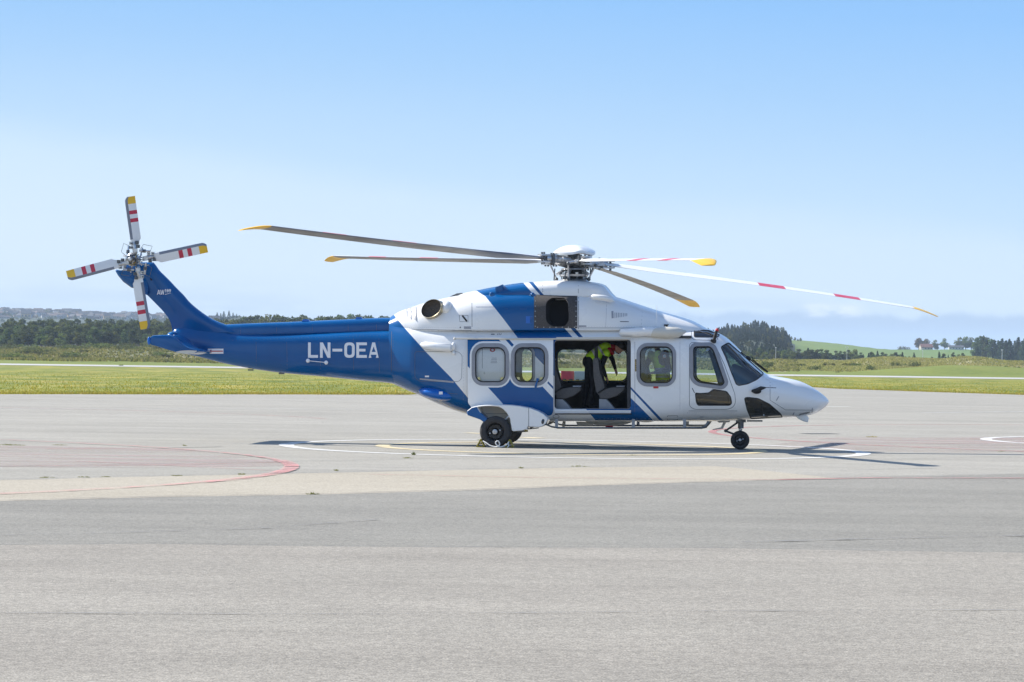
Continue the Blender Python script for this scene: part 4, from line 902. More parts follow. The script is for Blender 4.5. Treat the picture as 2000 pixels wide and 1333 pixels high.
# registration letters painted on the boom
def letters(surf, items, m, off, name='registration_letter', parent=None):
    for ch, x0, y0, x1, y1 in items:
        w_, h_ = x1-x0, y1-y0; q = 5.4 if h_ > 20 else h_*.18; a, b = q/w_, q/h_; hl = []
        S = {'L': [(0, 0), (a, 0), (a, 1-b), (1, 1-b), (1, 1), (0, 1)], '-': [(0, 0), (1, 0), (1, 1), (0, 1)],
             'N': [(0, 0), (a*1.05, 0), (1-a, .62), (1-a, 0), (1, 0), (1, 1), (1-a*1.05, 1), (a, .38), (a, 1), (0, 1)],
             'E': [(0, 0), (1, 0), (1, b), (a, b), (a, .5-b*.48), (.86, .5-b*.48), (.86, .5+b*.48), (a, .5+b*.48), (a, 1-b), (1, 1-b), (1, 1), (0, 1)],
             'A': [(.5-a*.52, 0), (.5+a*.52, 0), (1, 1), (1-a, 1), (.79, .80), (.21, .80), (a, 1), (0, 1)],
             'W': [(0, 0), (a, 0), (.27, .72), (.5-a/2, .1), (.5+a/2, .1), (.73, .72), (1-a, 0), (1, 0), (.8, 1), (.68, 1), (.5, .42), (.32, 1), (.2, 1)],
             '1': [(.35, 0), (.7, 0), (.7, 1), (.35, 1), (.35, .28), (.1, .34), (.1, .16)],
             'T': [(0, 0), (1, 0), (1, b), (0, b)]}
        if ch in S: P = S[ch]
        P_ = None
        if ch == 'A': hl = [[(.5, b*1.5), (.70, .80-b*1.0), (.30, .80-b*1.0)]]
        px_ = lambda Q: [(x0+u*w_, y0+v*h_) for u, v in Q]
        if ch == 'O':
            o1 = roundpoly([(x0, y0), (x1, y0), (x1, y1), (x0, y1)], w_*.5, 6); panel(surf, name, o1, [m], parent or heli, [roundpoly([(x0+q, y0+q), (x1-q, y0+q), (x1-q, y1-q), (x0+q, y1-q)], w_*.3, 5)], off=off, step=4)
        elif ch in '89':
            o1 = ringpoly((x0+x1)/2, (y0+y1)/2, w_/2, h_/2, 12); hs = [ringpoly((x0+x1)/2, y0+h_*.30, w_*.22, h_*.13, 8)]
            if ch == '8': hs.append(ringpoly((x0+x1)/2, y0+h_*.70, w_*.24, h_*.13, 8))
            else: hs.append([(x0-1, y0+h_*.62), (x0+w_*.55, y0+h_*.60), (x0+w_*.55, y0+h_*.80), (x0-1, y0+h_*.80)][0:4]); 
            if ch == '9': hs = hs[:1]
            panel(surf, name, o1, [m], parent or heli, hs, off=off, step=3)
        else: panel(surf, name, px_(P), [m], parent or heli, [px_(h) for h in hl], off=off, step=5)
letters(BOOM, [('L', 601.6, 669.3, 621, 699.3), ('N', 625, 669.3, 645.4, 699.3), ('-', 649.3, 681.6, 668.5, 687), ('O', 672.4, 669.3, 692.8, 699.3), ('E', 696, 669.3, 716.6, 699.3), ('A', 720, 669.3, 739.6, 699.3)], 'marking_white', .003)
bp_ = L(601.5, 705, .47); bq = L(637, 708.5, .47); mb = MB(); mb.tube([bp_, bq], .009, 6); mb.ell(bp_, (.045, .03, .045)); mb.ell(bq, (.045, .03, .045)); mb.build('tow_fitting', ['marking_white'], heli, 60)
ar = panel(BOOM, 'arrow_placard', [(406, 681.5), (436.3, 681.5), (436.3, 691.2), (406, 691.2)], ['marking_white'], heli, off=.003)
panel(BOOM, 'arrow', [(407.5, 686.3), (413, 683), (413, 685.4), (435.5, 685.4), (435.5, 687.3), (413, 687.3), (413, 689.7)], ['red_paint'], ar, off=.006)
# --- fin
FINP = [(650, 337, 490, .17), (636, 335, 446, .17), (625, 331, 418, .17), (610, 320, 394, .165), (590, 301, 370, .16), (577, 288, 359, .155), (564, 274, 346, .15), (550, 262, 333, .15), (538, 252, 321, .16), (528, 246, 311, .15), (519, 244, 305, .12), (513, 250, 300, .06)]
def finsec(py, xl, xt, w_):          # xl = trailing px, xt = leading px
    a = L(xl, py); b = L(xt, py); n = 14; V = []
    for k in range(n+1):
        t = k/n; c = (1-math.cos(PI*t))/2; th = 9.6*(.2969*math.sqrt(max(0, 1-c))-.126*(1-c)-.3516*(1-c)**2+.2843*(1-c)**3-.1036*(1-c)**4+.004)
        V.append((a.lerp(b, c), th*w_/ .5*.5))
    return V
mb = MB(); rows = []; n = 14
FY = np.array([f[0] for f in FINP][::-1], float)
yy = np.linspace(513, 650, 29)
for y_ in yy[::-1]:
    xl, xt, w_ = [float(pchip(FY, [f[i] for f in FINP][::-1], np.array([y_]))[0]) for i in (1, 2, 3)]
    s_ = finsec(y_, xl, xt, w_); rows.append([Vector((p.x, -t_, p.z)) for p, t_ in s_]+[Vector((p.x, t_, p.z)) for p, t_ in s_[::-1]])
m_ = len(rows[0]); mb.add([v for r_ in rows for v in r_], [(i*m_+k, i*m_+(k+1) % m_, (i+1)*m_+(k+1) % m_, (i+1)*m_+k) for i in range(len(rows)-1) for k in range(m_)]+[tuple(range(m_)), tuple((len(rows)-1)*m_+k for k in range(m_))])
mb.build('tail_fin', [B], heli, 50)
# gearbox fairing reaching back from the top of the fin
mb = MB(); mb.tube([L(226, 528, 0), L(234, 534, 0), L(246, 541, 0), L(262, 549, .0), L(280, 552, 0)], [.02, .07, .13, .17, .12], 16)
prism_px(mb, [(225, 528.5), (238, 528), (262, 524), (284, 530), (290, 566), (287, 577), (273, 571), (262, 564), (252, 553), (240, 541)], .12, -.12)
mb.build('gearbox_fairing', [B], heli, 50, .02)
mb = MB(); mb.tube([L(296, 545.5, .145), L(296, 545.5, .10)], .032, 12); mb.build('fin_light', ['void_black'], heli)
mb = MB()
FT = lambda: None
class FlatS:                                            # flat lettering plane on the fin
    def uv(s, P, off=0): x, z = Lv(P, .17+off); return np.stack([x, z], -1)
def flat_panel(name, P, m, d, parent, holes=()):
    u = np.stack(Lv(P, d), -1); hs = [np.stack(Lv(h, d), -1) for h in holes]
    V, T = cdt(None, [(u, True)]+[(h, True) for h in hs], []); C = V[T].mean(1); ok = inpoly(C, u)
    for h in hs: ok &= ~inpoly(C, h)
    return mesh_obj(name, [(a, -d, b) for a, b in V], [tuple(t[::-1]) for t in T[ok].tolist()], [m], None, parent)
FD = .163
def fs(P, w=1.5): return strip(P, w)
aw = empty('model_lettering'); aw.parent = heli
flat_panel('letter', [(306.6, 576), (309.2, 566.6), (310.9, 566.6), (313.6, 576), (311.9, 576), (311.3, 573.8), (308.8, 573.8), (308.2, 576)], 'marking_white', FD, aw, [[(309.2, 572.2), (310.05, 568.9), (310.9, 572.2)]])
flat_panel('letter', [(312.9, 566.6), (314.4, 566.6), (315.3, 572.6), (316.4, 566.6), (317.6, 566.6), (318.7, 572.6), (319.7, 566.6), (321.1, 566.6), (319.5, 576), (318, 576), (317, 570.4), (316, 576), (314.5, 576)], 'marking_white', FD, aw)
flat_panel('digit', [(322.2, 566.4), (323.6, 565.2), (324.6, 565.2), (324.6, 571.6), (323.2, 571.6), (323.2, 567.3), (322.2, 567.7)], 'marking_white', FD, aw)
flat_panel('digit', ringpoly(327.6, 568.3, 1.9, 3.3, 12), 'marking_white', FD, aw, [ringpoly(327.6, 566.9, .65, .8, 6), ringpoly(327.6, 569.8, .7, .85, 6)])
flat_panel('digit', [(330.6, 571.6), (331.8, 569.5), (330.4, 568.8), (329.9, 567), (330.8, 565.2), (332.3, 565), (333.8, 566.3), (333.8, 568.2), (332.8, 570), (331.9, 571.6)], 'marking_white', FD, aw, [ringpoly(331.8, 567, .75, .9, 6)])
flat_panel('swoosh', [(321, 575.3), (333.8, 572.4), (334.6, 572.7), (323, 576)], 'marking_white', FD, aw)
# --- horizontal stabiliser, seen from its tip
def wing(poly_tip, d_tip, scale_root=1.15):
    mb = MB(); V = []; n = len(poly_tip); x, z = Lv(poly_tip, d_tip); cx, cz = x.mean(), z.mean()
    ds = [d_tip, d_tip-.02, d_tip-.10, 0.0, -d_tip+.10, -d_tip+.02, -d_tip]; sc_ = [.86, .97, 1.0, 1.08, 1.0, .97, .86]
    for d, s_ in zip(ds, sc_):
        for i in range(n): V.append((cx+(x[i]-cx)*s_, -d, cz+(z[i]-cz)*s_))
    Fc = [(j*n+i, j*n+(i+1) % n, (j+1)*n+(i+1) % n, (j+1)*n+i) for j in range(len(ds)-1) for i in range(n)]+[tuple(range(n)), tuple((len(ds)-1)*n+i for i in range(n))]
    mb.add(V, Fc); return mb
STAB = roundpoly([(290, 670), (291, 660), (296, 655.5), (315, 654.5), (332, 654.5), (342, 660), (353, 670), (368, 679), (389, 685), (386, 689.5), (372, 692), (352, 691), (330, 685), (305, 677), (294, 674)], 5)
wing(STAB, 1.45).build('stabiliser', [B], heli, 45)
mb = MB(); mb.ell(L(291, 666, 1.44), (.035, .03, .09)); mb.build('tail_light', ['light_blue_paint'], heli, 60)
flat_panel('stabiliser_stripe', roundpoly([(342, 688.2), (352, 685.5), (368, 684.5), (386, 685.5), (380, 690), (365, 691.5), (350, 690)], 3), 'beige_paint', 1.454, heli)
mb = MB(); mb.ell(L(337, 657, .3), (.12, .25, .1)); mb.build('stabiliser_root', [B], heli, 60)
# --- tail rotor
TRD = .55; trc = L(266.5, 508.5, TRD)
trot = empty('tail_rotor'); trot.parent = heli; trot['label'] = 'four-bladed tail rotor with red, white and yellow banded blades'
def tr_blade(tip, ang_face, lead):
    """tip px; lead = +1 if grey leading edge lies clockwise"""
    c = np.array((266.5, 508.5)); t = np.array(tip, float); u = (t-c)/np.linalg.norm(t-c); R_ = np.linalg.norm(t-c); v = np.array((-u[1], u[0]))*lead
    mb = MB(); st = [(.235, .30, .34), (.27, .62, .62), (.36, .95, .60), (.385, 1, 0), (.60, 1, 0), (.66, 1, 0), (.665, 1, 1), (.74, 1, 1), (.745, 1, 0), (.80, 1, 0), (.805, 1, 1), (.865, 1, 1), (.87, 1, 2), (.955, .96, 2), (.985, .80, 2), (1.0, .55, 2)]
    cw = 21.0; rows = []
    bounds = [(.235, .62), (.30, .78), (.33, 1.0), (.595, 1.0), (.655, 1.0), (.72, 1.0), (.78, 1.0), (.885, 1.0), (.95, .99), (.98, .88), (1.0, .55)]
    cols = [0, 0, 0, 1, 0, 1, 0, 2, 2, 2]
    for s_, wf_ in bounds:
        o = c+u*R_*s_; sec = []
        le = -.30*cw; te = (.70*wf_ if s_ < .32 else .70)*cw
        if s_ > .93: le = -.30*cw+(s_-.93)*cw*5*(s_-.93)*10; te = .70*cw
        ch = te-le
        prof = [(0, 0), (.03, .35), (.12, .8), (.26, 1), (.5, .85), (.75, .5), (1, .06), (1, -.06), (.75, -.5), (.5, -.85), (.26, -1), (.12, -.8), (.03, -.35)]
        for q, th in prof:
            p = o-v*(le+ch*q); d = TRD+th*.016+ (q-.3)*ch/SC*(-.10)
            sec.append(L(p[0], p[1], d))
        rows.append(sec)
    m_ = len(rows[0]); V = [p for r_ in rows for p in r_]; Fc = []; Mi_ = []
    for i in range(len(rows)-1):
        for k in range(m_):
            Fc.append((i*m_+k, i*m_+(k+1) % m_, (i+1)*m_+(k+1) % m_, (i+1)*m_+k)); Mi_.append(3 if k in (0, 1, 2, 10, 11, 12) and i > 1 else cols[i])
    Fc += [tuple(range(m_)), tuple((len(rows)-1)*m_+k for k in range(m_))]; Mi_ += [0, 2]
    mb.add(V, Fc, Mi_); o = mb.build('rotor_blade', ['blade_top', 'blade_red', 'blade_yellow', 'blade_edge'], trot, 30)
    # cuff, bolts, links
    k = MB(); A = c+u*13; Bq = c+u*36
    a3 = L(*A, TRD); b3 = L(*Bq, TRD); k.tube([a3, a3.lerp(b3, .5), b3], [.05, .06, .035], 10, 0)
    for q, w_ in ((26, 7), (34, 6)):
        for sgn in (-1, 1):
            p = c+u*q+v*sgn*w_; k.box(L(*p, TRD), (.07, .06, .07), 0 if sgn > 0 else 1); k.tube([L(*p, TRD+.02), L(*p, TRD+.07)], .017, 8, 1)
    p = c+u*30+v*11; p2 = c+u*9+v*17; k.tube([L(*p, TRD+.05), L(*p2, TRD+.08)], .022, 8, 0); k.tube([L(*(p*.6+p2*.4), TRD+.06), L(*(p*.3+p2*.7), TRD+.07)], .038, 8, 1)
    p3 = c+u*22-v*15; k.tube([L(*p, TRD), L(*(c+u*36+v*20), TRD+.06), L(*(c+u*20+v*27), TRD+.08), L(*p2, TRD+.05)], .006, 5, 1)
    k.tube([L(*p3, TRD), L(*(c-v*6), TRD+.12)], .018, 7, 0); k.box(L(*(c+u*19), TRD+.06), (.10, .05, .08), 0)
    k.build('rotor_grip', ['steel', 'steel_dark'], trot, 40)
for tip in ((249, 385), (403.5, 479), (289, 642), (132.5, 544)): tr_blade(tip, 0, -1)
mb = MB(); ax = Vector((0, -1, 0))
mb.lathe(L(266.5, 508.5, TRD-.45), ax, [(0, .10), (.25, .08), (.30, .13), (.36, .15), (.46, .15), (.50, .11), (.56, .06), (.62, .055), (.66, .03), (.66, 0)], 20, [1, 0, 0, 0, 0, 1, 2, 0, 0])
for k in range(8):
    a = PI*k/4+.3; mb.tube([L(266.5+11*math.cos(a), 508.5+11*math.sin(a), TRD+.02), L(266.5+11*math.cos(a), 508.5+11*math.sin(a), TRD+.10)], .016, 7, 1 if k % 2 else 2)
    mb.tube([L(266.5+4*math.cos(a), 508.5+4*math.sin(a), TRD+.16), L(266.5+15*math.cos(a+.5), 508.5+15*math.sin(a+.5), TRD+.08)], .013, 6, k % 3)
mb.build('rotor_hub', ['steel', 'steel_dark', 'brass'], trot, 40)
# --- main rotor
RH = L(1121, 510, 0); RR = 8.0
def solve(px, py, g):
    best = None
    for k in range(-300, 301):
        th = math.radians(g+k*0.05); p = L(px, py, -RR*math.sin(th)); e = abs(p.x-(RH.x+RR*math.cos(th)))
        if best is None or e < best[0]: best = (e, th, p.z)
    return best[1], best[2]
mrot = empty('main_rotor'); mrot.parent = heli; mrot['label'] = 'five-bladed main rotor with drooping blades and metal hub'
BL = [(1826, 617, 3), (1338, 598, 76), (628, 509, 150), (480, 447, 217), (1405, 518, 293)]
AIR = [(0, 0), (.02, .30), (.08, .62), (.20, .92), (.35, 1.0), (.55, .85), (.78, .48), (1, .05), (1, -.05), (.78, -.30), (.55, -.52), (.35, -.62), (.20, -.58), (.08, -.40), (.02, -.20)]
angs_ = []
for bi, (px, py, g) in enumerate(BL):
    th, zt = solve(px, py, g); angs_.append(th)
    rd = Vector((math.cos(th), math.sin(th), 0)); tg = Vector((-math.sin(th), math.cos(th), 0))
    rows = []; info = []
    S_ = sorted(set([.085, .11, .14, .18, .22, .26, .32, .38, .44, .499, .505, .578, .584, .65, .709, .715, .785, .791, .85, .90, .928, .934, .95, .965, .98, .99, 1.0]))
    for s_ in S_:
        r = RR*s_; zend = zt+.10
        z = RH.z+(zend-RH.z)*(.78*s_+.22*s_*s_)-.10*max(0, (s_-.93)/.07)**1.6
        ch = .20+(.52-.20)*min(1, max(0, (s_-.11)/.11)) if s_ < .22 else .52
        if s_ > .93: ch = .52*(1-.45*((s_-.93)/.07)**2.2)
        le = .25*ch if s_ <= .90 else .25*.52-.22*max(0, (s_-.93)/.07)**1.7
        pit = math.radians((11-6*s_) if bi != 4 else 5.5-3.0*s_); th_ = ch*.055 if s_ > .22 else .045
        c = RH+rd*r; c.z = z; u = tg*math.cos(pit)+Vector((0, 0, 1))*math.sin(pit); nn = Vector((0, 0, 1))*math.cos(pit)-tg*math.sin(pit)
        rows.append([c+u*(le-ch*q)+nn*(t*th_) for q, t in AIR]); info.append(s_)
    m_ = len(AIR); V = [p for r_ in rows for p in r_]; Fc = []; Mi_ = []
    for i in range(len(rows)-1):
        sm = (info[i]+info[i+1])/2
        for k in range(m_):
            Fc.append((i*m_+k, i*m_+(k+1) % m_, (i+1)*m_+(k+1) % m_, (i+1)*m_+k)); topf = k < 7
            if sm > .931: q = 3
            elif (.503 < sm < .58 or .712 < sm < .787) and topf: q = 2
            elif k in (0, 14, 13): q = 4
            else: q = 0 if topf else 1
            Mi_.append(q)
    Fc += [tuple(range(m_)), tuple((len(rows)-1)*m_+k for k in range(m_))]; Mi_ += [1, 3]
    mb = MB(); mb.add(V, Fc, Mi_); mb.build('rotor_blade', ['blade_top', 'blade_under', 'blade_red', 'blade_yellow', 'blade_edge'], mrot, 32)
    # grip: forked arm, bolts, damper, pitch link and horn
    zr = lambda s_: RH.z+(zt+.10-RH.z)*(.78*s_+.22*s_*s_)
    def at(r, t=0, dz=0): p = RH+rd*r+tg*t; p.z = zr(r/RR)+dz; return p
    g = MB(); Rm = Matrix((rd, tg, Vector((0, 0, 1)))).transposed()
    g.tube([at(.16), at(.36), at(.62), at(.74)], [.08, .10, .10, .085], 12, 0)
    for dz in (-.075, .075): g.box(at(.68, 0, dz), (.42, .17, .035), 0, Rm)
    for r in (.56, .80):
        for t in (-.045, .045): g.tube([at(r, t, -.13), at(r, t, .13)], .022, 8, 1)
    g.box(at(.60, 0, 0), (.06, .26, .20), 1, Rm); g.box(at(.50, -.16, -.02), (.30, .05, .08), 0, Rm)
    g.tube([at(.50, -.17, -.02), at(.44, -.30, -.05)], .035, 8, 0)
    g.build('blade_grip', ['steel', 'steel_dark'], mrot, 40)
    g = MB(); a_ = at(.52, .20, .0); b_ = RH+(rd*math.cos(.9)+tg*math.sin(.9))*.30
    g.tube([a_, a_.lerp(b_, .25), a_.lerp(b_, .26), a_.lerp(b_, .8), a_.lerp(b_, .81), b_], [.03, .03, .062, .062, .028, .028], 12, 0); g.build('lag_damper', ['steel'], mrot, 40)
    g = MB(); lo = RH+(rd*.30-tg*.24); lo.z = RH.z-.40
    g.tube([at(.45, -.30, -.06), lo], .018, 8, 0); g.ell(at(.45, -.30, -.06), (.04, .04, .04), 1); g.ell(lo, (.04, .04, .04), 1); g.build('pitch_link', ['steel', 'steel_dark'], mrot, 50)
# loose vertical rods seen under the hub
for q, d in ((1082.5, .25), (1104, .35), (1143.5, .3), (1152.5, -.2)):
    g = MB(); g.tube([L(q+1, 525, d), L(q-.5, 548, d)], .014, 7); g.build('control_rod', ['steel_dark'], mrot, 50)
g = MB()
g.lathe(L(1121, 552, 0), (0, 0, 1), [(0, .34), (.05, .30), (.08, .24), (.12, .22), (.13, .31), (.17, .32), (.19, .20), (.24, .16), (.27, .27), (.30, .29), (.33, .16), (.42, .15), (.43, .22), (.47, .22), (.50, .15), (.62, .14), (.62, 0)], 24, [0, 0, 1, 1, 0, 1, 1, 1, 0, 0, 1, 0, 0, 0, 1, 0])
for k in range(10):
    a = 2*PI*k/10; p = L(1121, 537, 0)+Vector((math.cos(a)*.27, math.sin(a)*.27, 0)); g.box(p, (.06, .06, .09), k % 2); g.tube([p, p+Vector((0, 0, -.16))], .016, 6, 1-k % 2)
for k in range(5):
    a = angs_[k]+.62; p = RH+Vector((math.cos(a)*.22, math.sin(a)*.22, -.20)); g.tube([p, p+Vector((math.cos(a)*.16, math.sin(a)*.16, -.1))], .035, 8, 0)
    g.tube([RH+Vector((0, 0, -.1)), RH+Vector((math.cos(a)*.34, math.sin(a)*.34, -.05))], [.09, .06], 8, 1)
g.build('mast', ['steel', 'steel_dark'], mrot, 40)
# white domed hub cap with five scalloped cut-outs
n = 80; prof = []; capc = L(1121, 491, 0); V = []; Fc = []
RN = 10
def caph(q): return .148*(1-q**2.2)-.010
for j in range(RN+1):
    for k in range(n):
        a = 2*PI*k/n; dmin = min(abs((a-t_+PI) % (2*PI)-PI) for t_ in angs_); sc_ = 1-.0*math.exp(-(dmin/.22)**2)
        q = j/RN; r = .468*q*sc_; lift = .045*q**3*math.exp(-(dmin/.30)**2)
        V.append(capc+Vector((r*math.cos(a), r*math.sin(a), caph(q)+lift-.035*q**4)))
for j in range(RN):
    for k in range(n): Fc.append((j*n+k, j*n+(k+1) % n, (j+1)*n+(k+1) % n, (j+1)*n+k))
b0 = len(V)
for j in range(RN, -1, -1):
    for k in range(n): p = V[j*n+k]; V.append(p+Vector((0, 0, -.03-.02*(j/RN))))
for j in range(RN): 
    for k in range(n): Fc.append((b0+j*n+k, b0+j*n+(k+1) % n, b0+(j+1)*n+(k+1) % n, b0+(j+1)*n+k))
for k in range(n): Fc.append((RN*n+k, RN*n+(k+1) % n, b0+(k+1) % n, b0+k))
g = MB(); g.add(V, Fc); g.lathe(L(1124, 484, 0), (0, 0, 1), [(-.03, .17), (.03, .165), (.045, .13), (.045, 0)], 24); g.build('hub_cap', [W], mrot, 38)

# --- sponsons with main wheels
def tyre_wheel(c, r, w_, rimr, parent, lab, hubmat='rim_black'):
    """c local centre, axle along y; outer face towards -y"""
    wl_ = empty('wheel'); wl_.parent = parent if parent else None
    return wl_
def wheel(cw, r, w_, side, lab):
    e_ = empty('landing_wheel'); e_.parent = heli; e_.location = (0, 0, 0); e_['label'] = lab
    ax = Vector((0, side, 0)); h = w_/2; rr_ = r*.56
    g = MB(); g.lathe(cw, ax, [(-h*.75, rr_), (-h*.98, rr_*1.12), (-h, r*.80), (-h*.86, r*.93), (-h*.55, r*.985), (-h*.5, r*.975), (-h*.42, r*.99), (-h*.18, r), (-h*.13, r*.985), (h*.13, r*.985), (h*.18, r), (h*.42, r*.99), (h*.5, r*.975), (h*.55, r*.985), (h*.86, r*.93), (h, r*.80), (h*.98, rr_*1.12), (h*.75, rr_)], 44)
    g.build('tyre', ['tyre'], e_, 50)
    g = MB(); g.lathe(cw, ax, [(-h*.7, 0), (-h*.7, rr_), (h*.78, rr_), (h*.85, rr_*.97), (h*.62, rr_*.86), (h*.35, rr_*.80), (h*.30, rr_*.45), (h*.60, rr_*.36), (h*.80, rr_*.30), (h*.80, 0)], 32, [0]*9)
    for k in range(8):
        a = 2*PI*k/8; p = cw+ax*h*.40+Vector((math.cos(a), 0, math.sin(a)))*rr_*.68; g.lathe(p, ax, [(0, .022), (.02, .022), (.022, 0)], 8, 0)
    g.build('rim', ['rim_black'], e_, 40)
    g = MB(); g.lathe(cw+ax*h*.80, ax, [(0, rr_*.30), (.03, rr_*.28), (.035, rr_*.16), (.015, rr_*.14), (.015, 0)], 18, 0)
    for k in (0, 3): a = 2*PI*(k+.15)/6+.15; g.ell(cw+ax*h*.62+Vector((math.cos(a), 0, math.sin(a)))*rr_*.60, (.022, .02, .022), 0, 8, 6)
    g.build('hub_nut', ['steel'], e_, 40)
    return e_
def on_ground(px, d, r):
    """wheel centre at a pixel column, resting on the apron"""
    p = L(px, 850, d); w_ = M4 @ p; w_.z = r+.004; q = M4I @ w_; return q
R1 = .335
wm = on_ground(967.5, 1.50, R1); wheel(wm, R1, .25, -1, 'near main wheel held by chocks')
wf = Vector((wm.x, -wm.y, wm.z)); q_ = M4 @ wf; q_.z = R1+.004; wf = M4I @ q_; wheel(wf, R1, .25, 1, 'far main wheel')
R2 = .205
wn1 = on_ground(1445.5, .12, R2); wheel(wn1, R2, .14, -1, 'nose wheel')
SP = [(913, 802.5), (922, 795.5), (935, 792.5), (950, 791), (970, 790.5), (997, 791), (1015, 793), (1036, 797), (1052, 803), (1062, 808.5), (1069, 815), (1071, 820), (1067, 828), (1060, 833.5), (1052, 835.5), (1032, 834), (1030, 839), (1020, 842), (1003, 843.2), (1000, 841.5), (998, 830), (996, 818), (990, 807), (983, 800), (975, 795.5), (962, 794.2), (945, 794.5), (934, 796), (940, 806), (956, 821), (951, 829), (946, 825.5), (938, 820), (930, 817), (914, 811.5), (912, 808)]
def sponson(s):
    g = MB(); P_ = SP; x, z = Lv(P_, 1.5); n = len(P_)
    ds = [.9, 1.50, 1.58, 1.615]; V = []; cx, cz = x[5:20].mean(), z[5:20].mean()
    mi_ = []
    inner = offpoly(P_, -1.4); xi, zi = Lv(inner, 1.5); inner2 = offpoly(P_, -3.0); x2, z2 = Lv(inner2, 1.5)
    rings = [(x, z, .9), (x, z, 1.535), (xi*.35+x*.65, zi*.35+z*.65, 1.58), (xi, zi, 1.598)]
    for X_, Z_, d in rings:
        for i in range(n): V.append((X_[i], s*d, Z_[i]))
    Fc = [(j*n+i, j*n+(i+1) % n, (j+1)*n+(i+1) % n, (j+1)*n+i) for j in range(3) for i in range(n)]
    Mi_ = []
    blue_i = set(list(range(28, 36))+[0, 35])
    for j in range(3):
        for i in range(n): Mi_.append(1 if (i in blue_i and i != 0) else 0)
    # caps by constrained triangulation, split at the blue rear strut
    u = np.stack([xi, zi], -1); cut = np.stack(Lv([(934, 790), (934, 800), (948, 812), (962, 826)], 1.5), -1)
    Vc, T = cdt(None, [(u, True)], []); C = Vc[T].mean(1); T = T[inpoly(C, u)]; C = Vc[T].mean(1)
    bx = np.stack(Lv([(905, 795), (933.5, 795), (934.5, 797), (960, 823), (948, 840), (905, 815)], 1.5), -1); isb = inpoly(C, bx)
    b = len(V); V += [(a, s*1.598, c) for a, c in Vc]; Fc += [tuple(int(q)+b for q in t) for t in T]; Mi_ += [1 if q else 0 for q in isb]
    g.add(V, Fc, Mi_); o = g.build('sponson', [W, B], heli, 32)
    if s < 0: o['label'] = 'near white sponson with blue rear strut'
    g = MB(); prism = [(932, 793), (1000, 793), (1001, 842), (985, 836), (958, 822), (944, 812)]
    xx, zz = Lv(prism, 1.1); V = [(xx[i], s*1.05, zz[i]) for i in range(len(xx))]+[(xx[i], s*1.12, zz[i]) for i in range(len(xx))]; k = len(xx)
    g.add(V, [tuple(range(k)), tuple(range(2*k-1, k-1, -1))]+[(i, (i+1) % k, k+(i+1) % k, k+i) for i in range(k)]); g.build('wheel_bay', ['beige_paint'], o, 30)
    g = MB(); c = Vector(wm if s < 0 else wf); top = Vector((c.x+.30, s*1.25, c.z+.35))
    g.tube([Vector((c.x, s*1.2, c.z)), Vector((c.x+.02, s*1.22, c.z+.05)), top], .045, 10, 0); g.tube([Vector((c.x, s*1.10, c.z)), Vector((c.x, s*1.5, c.z))], .04, 10, 0)
    g.tube([Vector((c.x-.1, s*1.2, c.z+.3)), Vector((c.x+.3, s*1.2, c.z+.0))], .028, 8, 1); g.build('main_gear_leg', ['steel', 'steel_dark'], o, 40)
    return o
sponson(-1); sponson(1)
flat_panel('panel_line', strip([(1032.6, 796), (1032.6, 834)], .9), 'panel_gap', 1.6005, heli)
flat_panel('panel_line', strip([(949, 808.5), (993, 808.5)], .7), 'panel_gap', 1.1230, heli)
g = MB(); g.lathe(L(1062, 824, 1.55), Vector((.55, -.80, -.12)), [(-.03, .075), (.025, .075), (.045, .05), (.05, 0)], 16, [0, 1, 1]); g.build('landing_light', ['white_paint', 'dark_glass'], heli, 50)
g = MB(); g.tube([L(1030, 838.5, 1.4), L(1052, 836.5, 1.4)], .012, 6, 0); g.tube([L(1008, 843.5, 1.3), L(1031, 842.5, 1.3)], .02, 6, 1); g.box(L(1028, 841.8, 1.3), (.07, .06, .035), 2); g.build('tie_down_bar', ['steel_dark', 'steel', 'chock_yellow'], heli, 40)
# --- nose gear
g = MB(); tp = Vector((wn1.x+.02, .0, L(1450, 822, 0).z)); md = Vector((wn1.x+.015, 0, wn1.z+.25)); bt = Vector((wn1.x, 0, wn1.z+.02))
g.tube([tp, md], .065, 14, 1); g.tube([md, Vector((bt.x, 0, wn1.z+.21))], .042, 12, 0)
g.tube([Vector((bt.x, 0, wn1.z+.22)), Vector((bt.x, .10, wn1.z+.20)), Vector((bt.x, .11, wn1.z))], .028, 8, 1); g.tube([Vector((bt.x, .13, wn1.z)), Vector((bt.x, -.13, wn1.z))], .028, 8, 0)
q = L(1417, 842, 0); g.tube([L(1443, 824, 0), q], .022, 8, 1); g.tube([q, Vector((wn1.x-.12, 0, wn1.z+.12))], .022, 8, 1); g.ell(q, (.035, .04, .035), 1)
g.box(L(1474, 822.5, 0), (.34, .28, .03), 1); g.box(L(1447, 823, 0), (.22, .2, .05), 1); g.build('nose_gear_leg', ['steel', 'steel_dark'], heli, 40)
# --- step bars, blade antennas, chin fairing
for s in (1.17, -1.17):
    g = MB(); o_ = 0 if s > 0 else 0
    g.tube([L(1062, 828, s) if s > 0 else Vector((L(1062, 828, 1.17).x, 1.17, L(1062, 828, 1.17).z))]+[Vector((p.x, -s, p.z)) for p in (L(1078, 834, 1.17), L(1090, 836, 1.17), L(1200, 836.3, 1.17), L(1370, 836, 1.17), L(1378, 834, 1.17), L(1385, 824, 1.17))], [.014, .018, .02, .02, .024, .034, .04], 8, 0)
    for px in (1087, 1237, 1337):
        a = L(px, 820, 1.17); b = L(px, 836, 1.17); g.box(Vector((a.x, -s, (a.z+b.z)/2)), (.065, .03, a.z-b.z+.02), 1)
        g.box(Vector((a.x, -s*.9, L(px, 827, 1.17).z)), (.03, .22, .03), 1)
    g.build('boarding_step', ['steel_dark', 'seat_shell'], heli, 40)
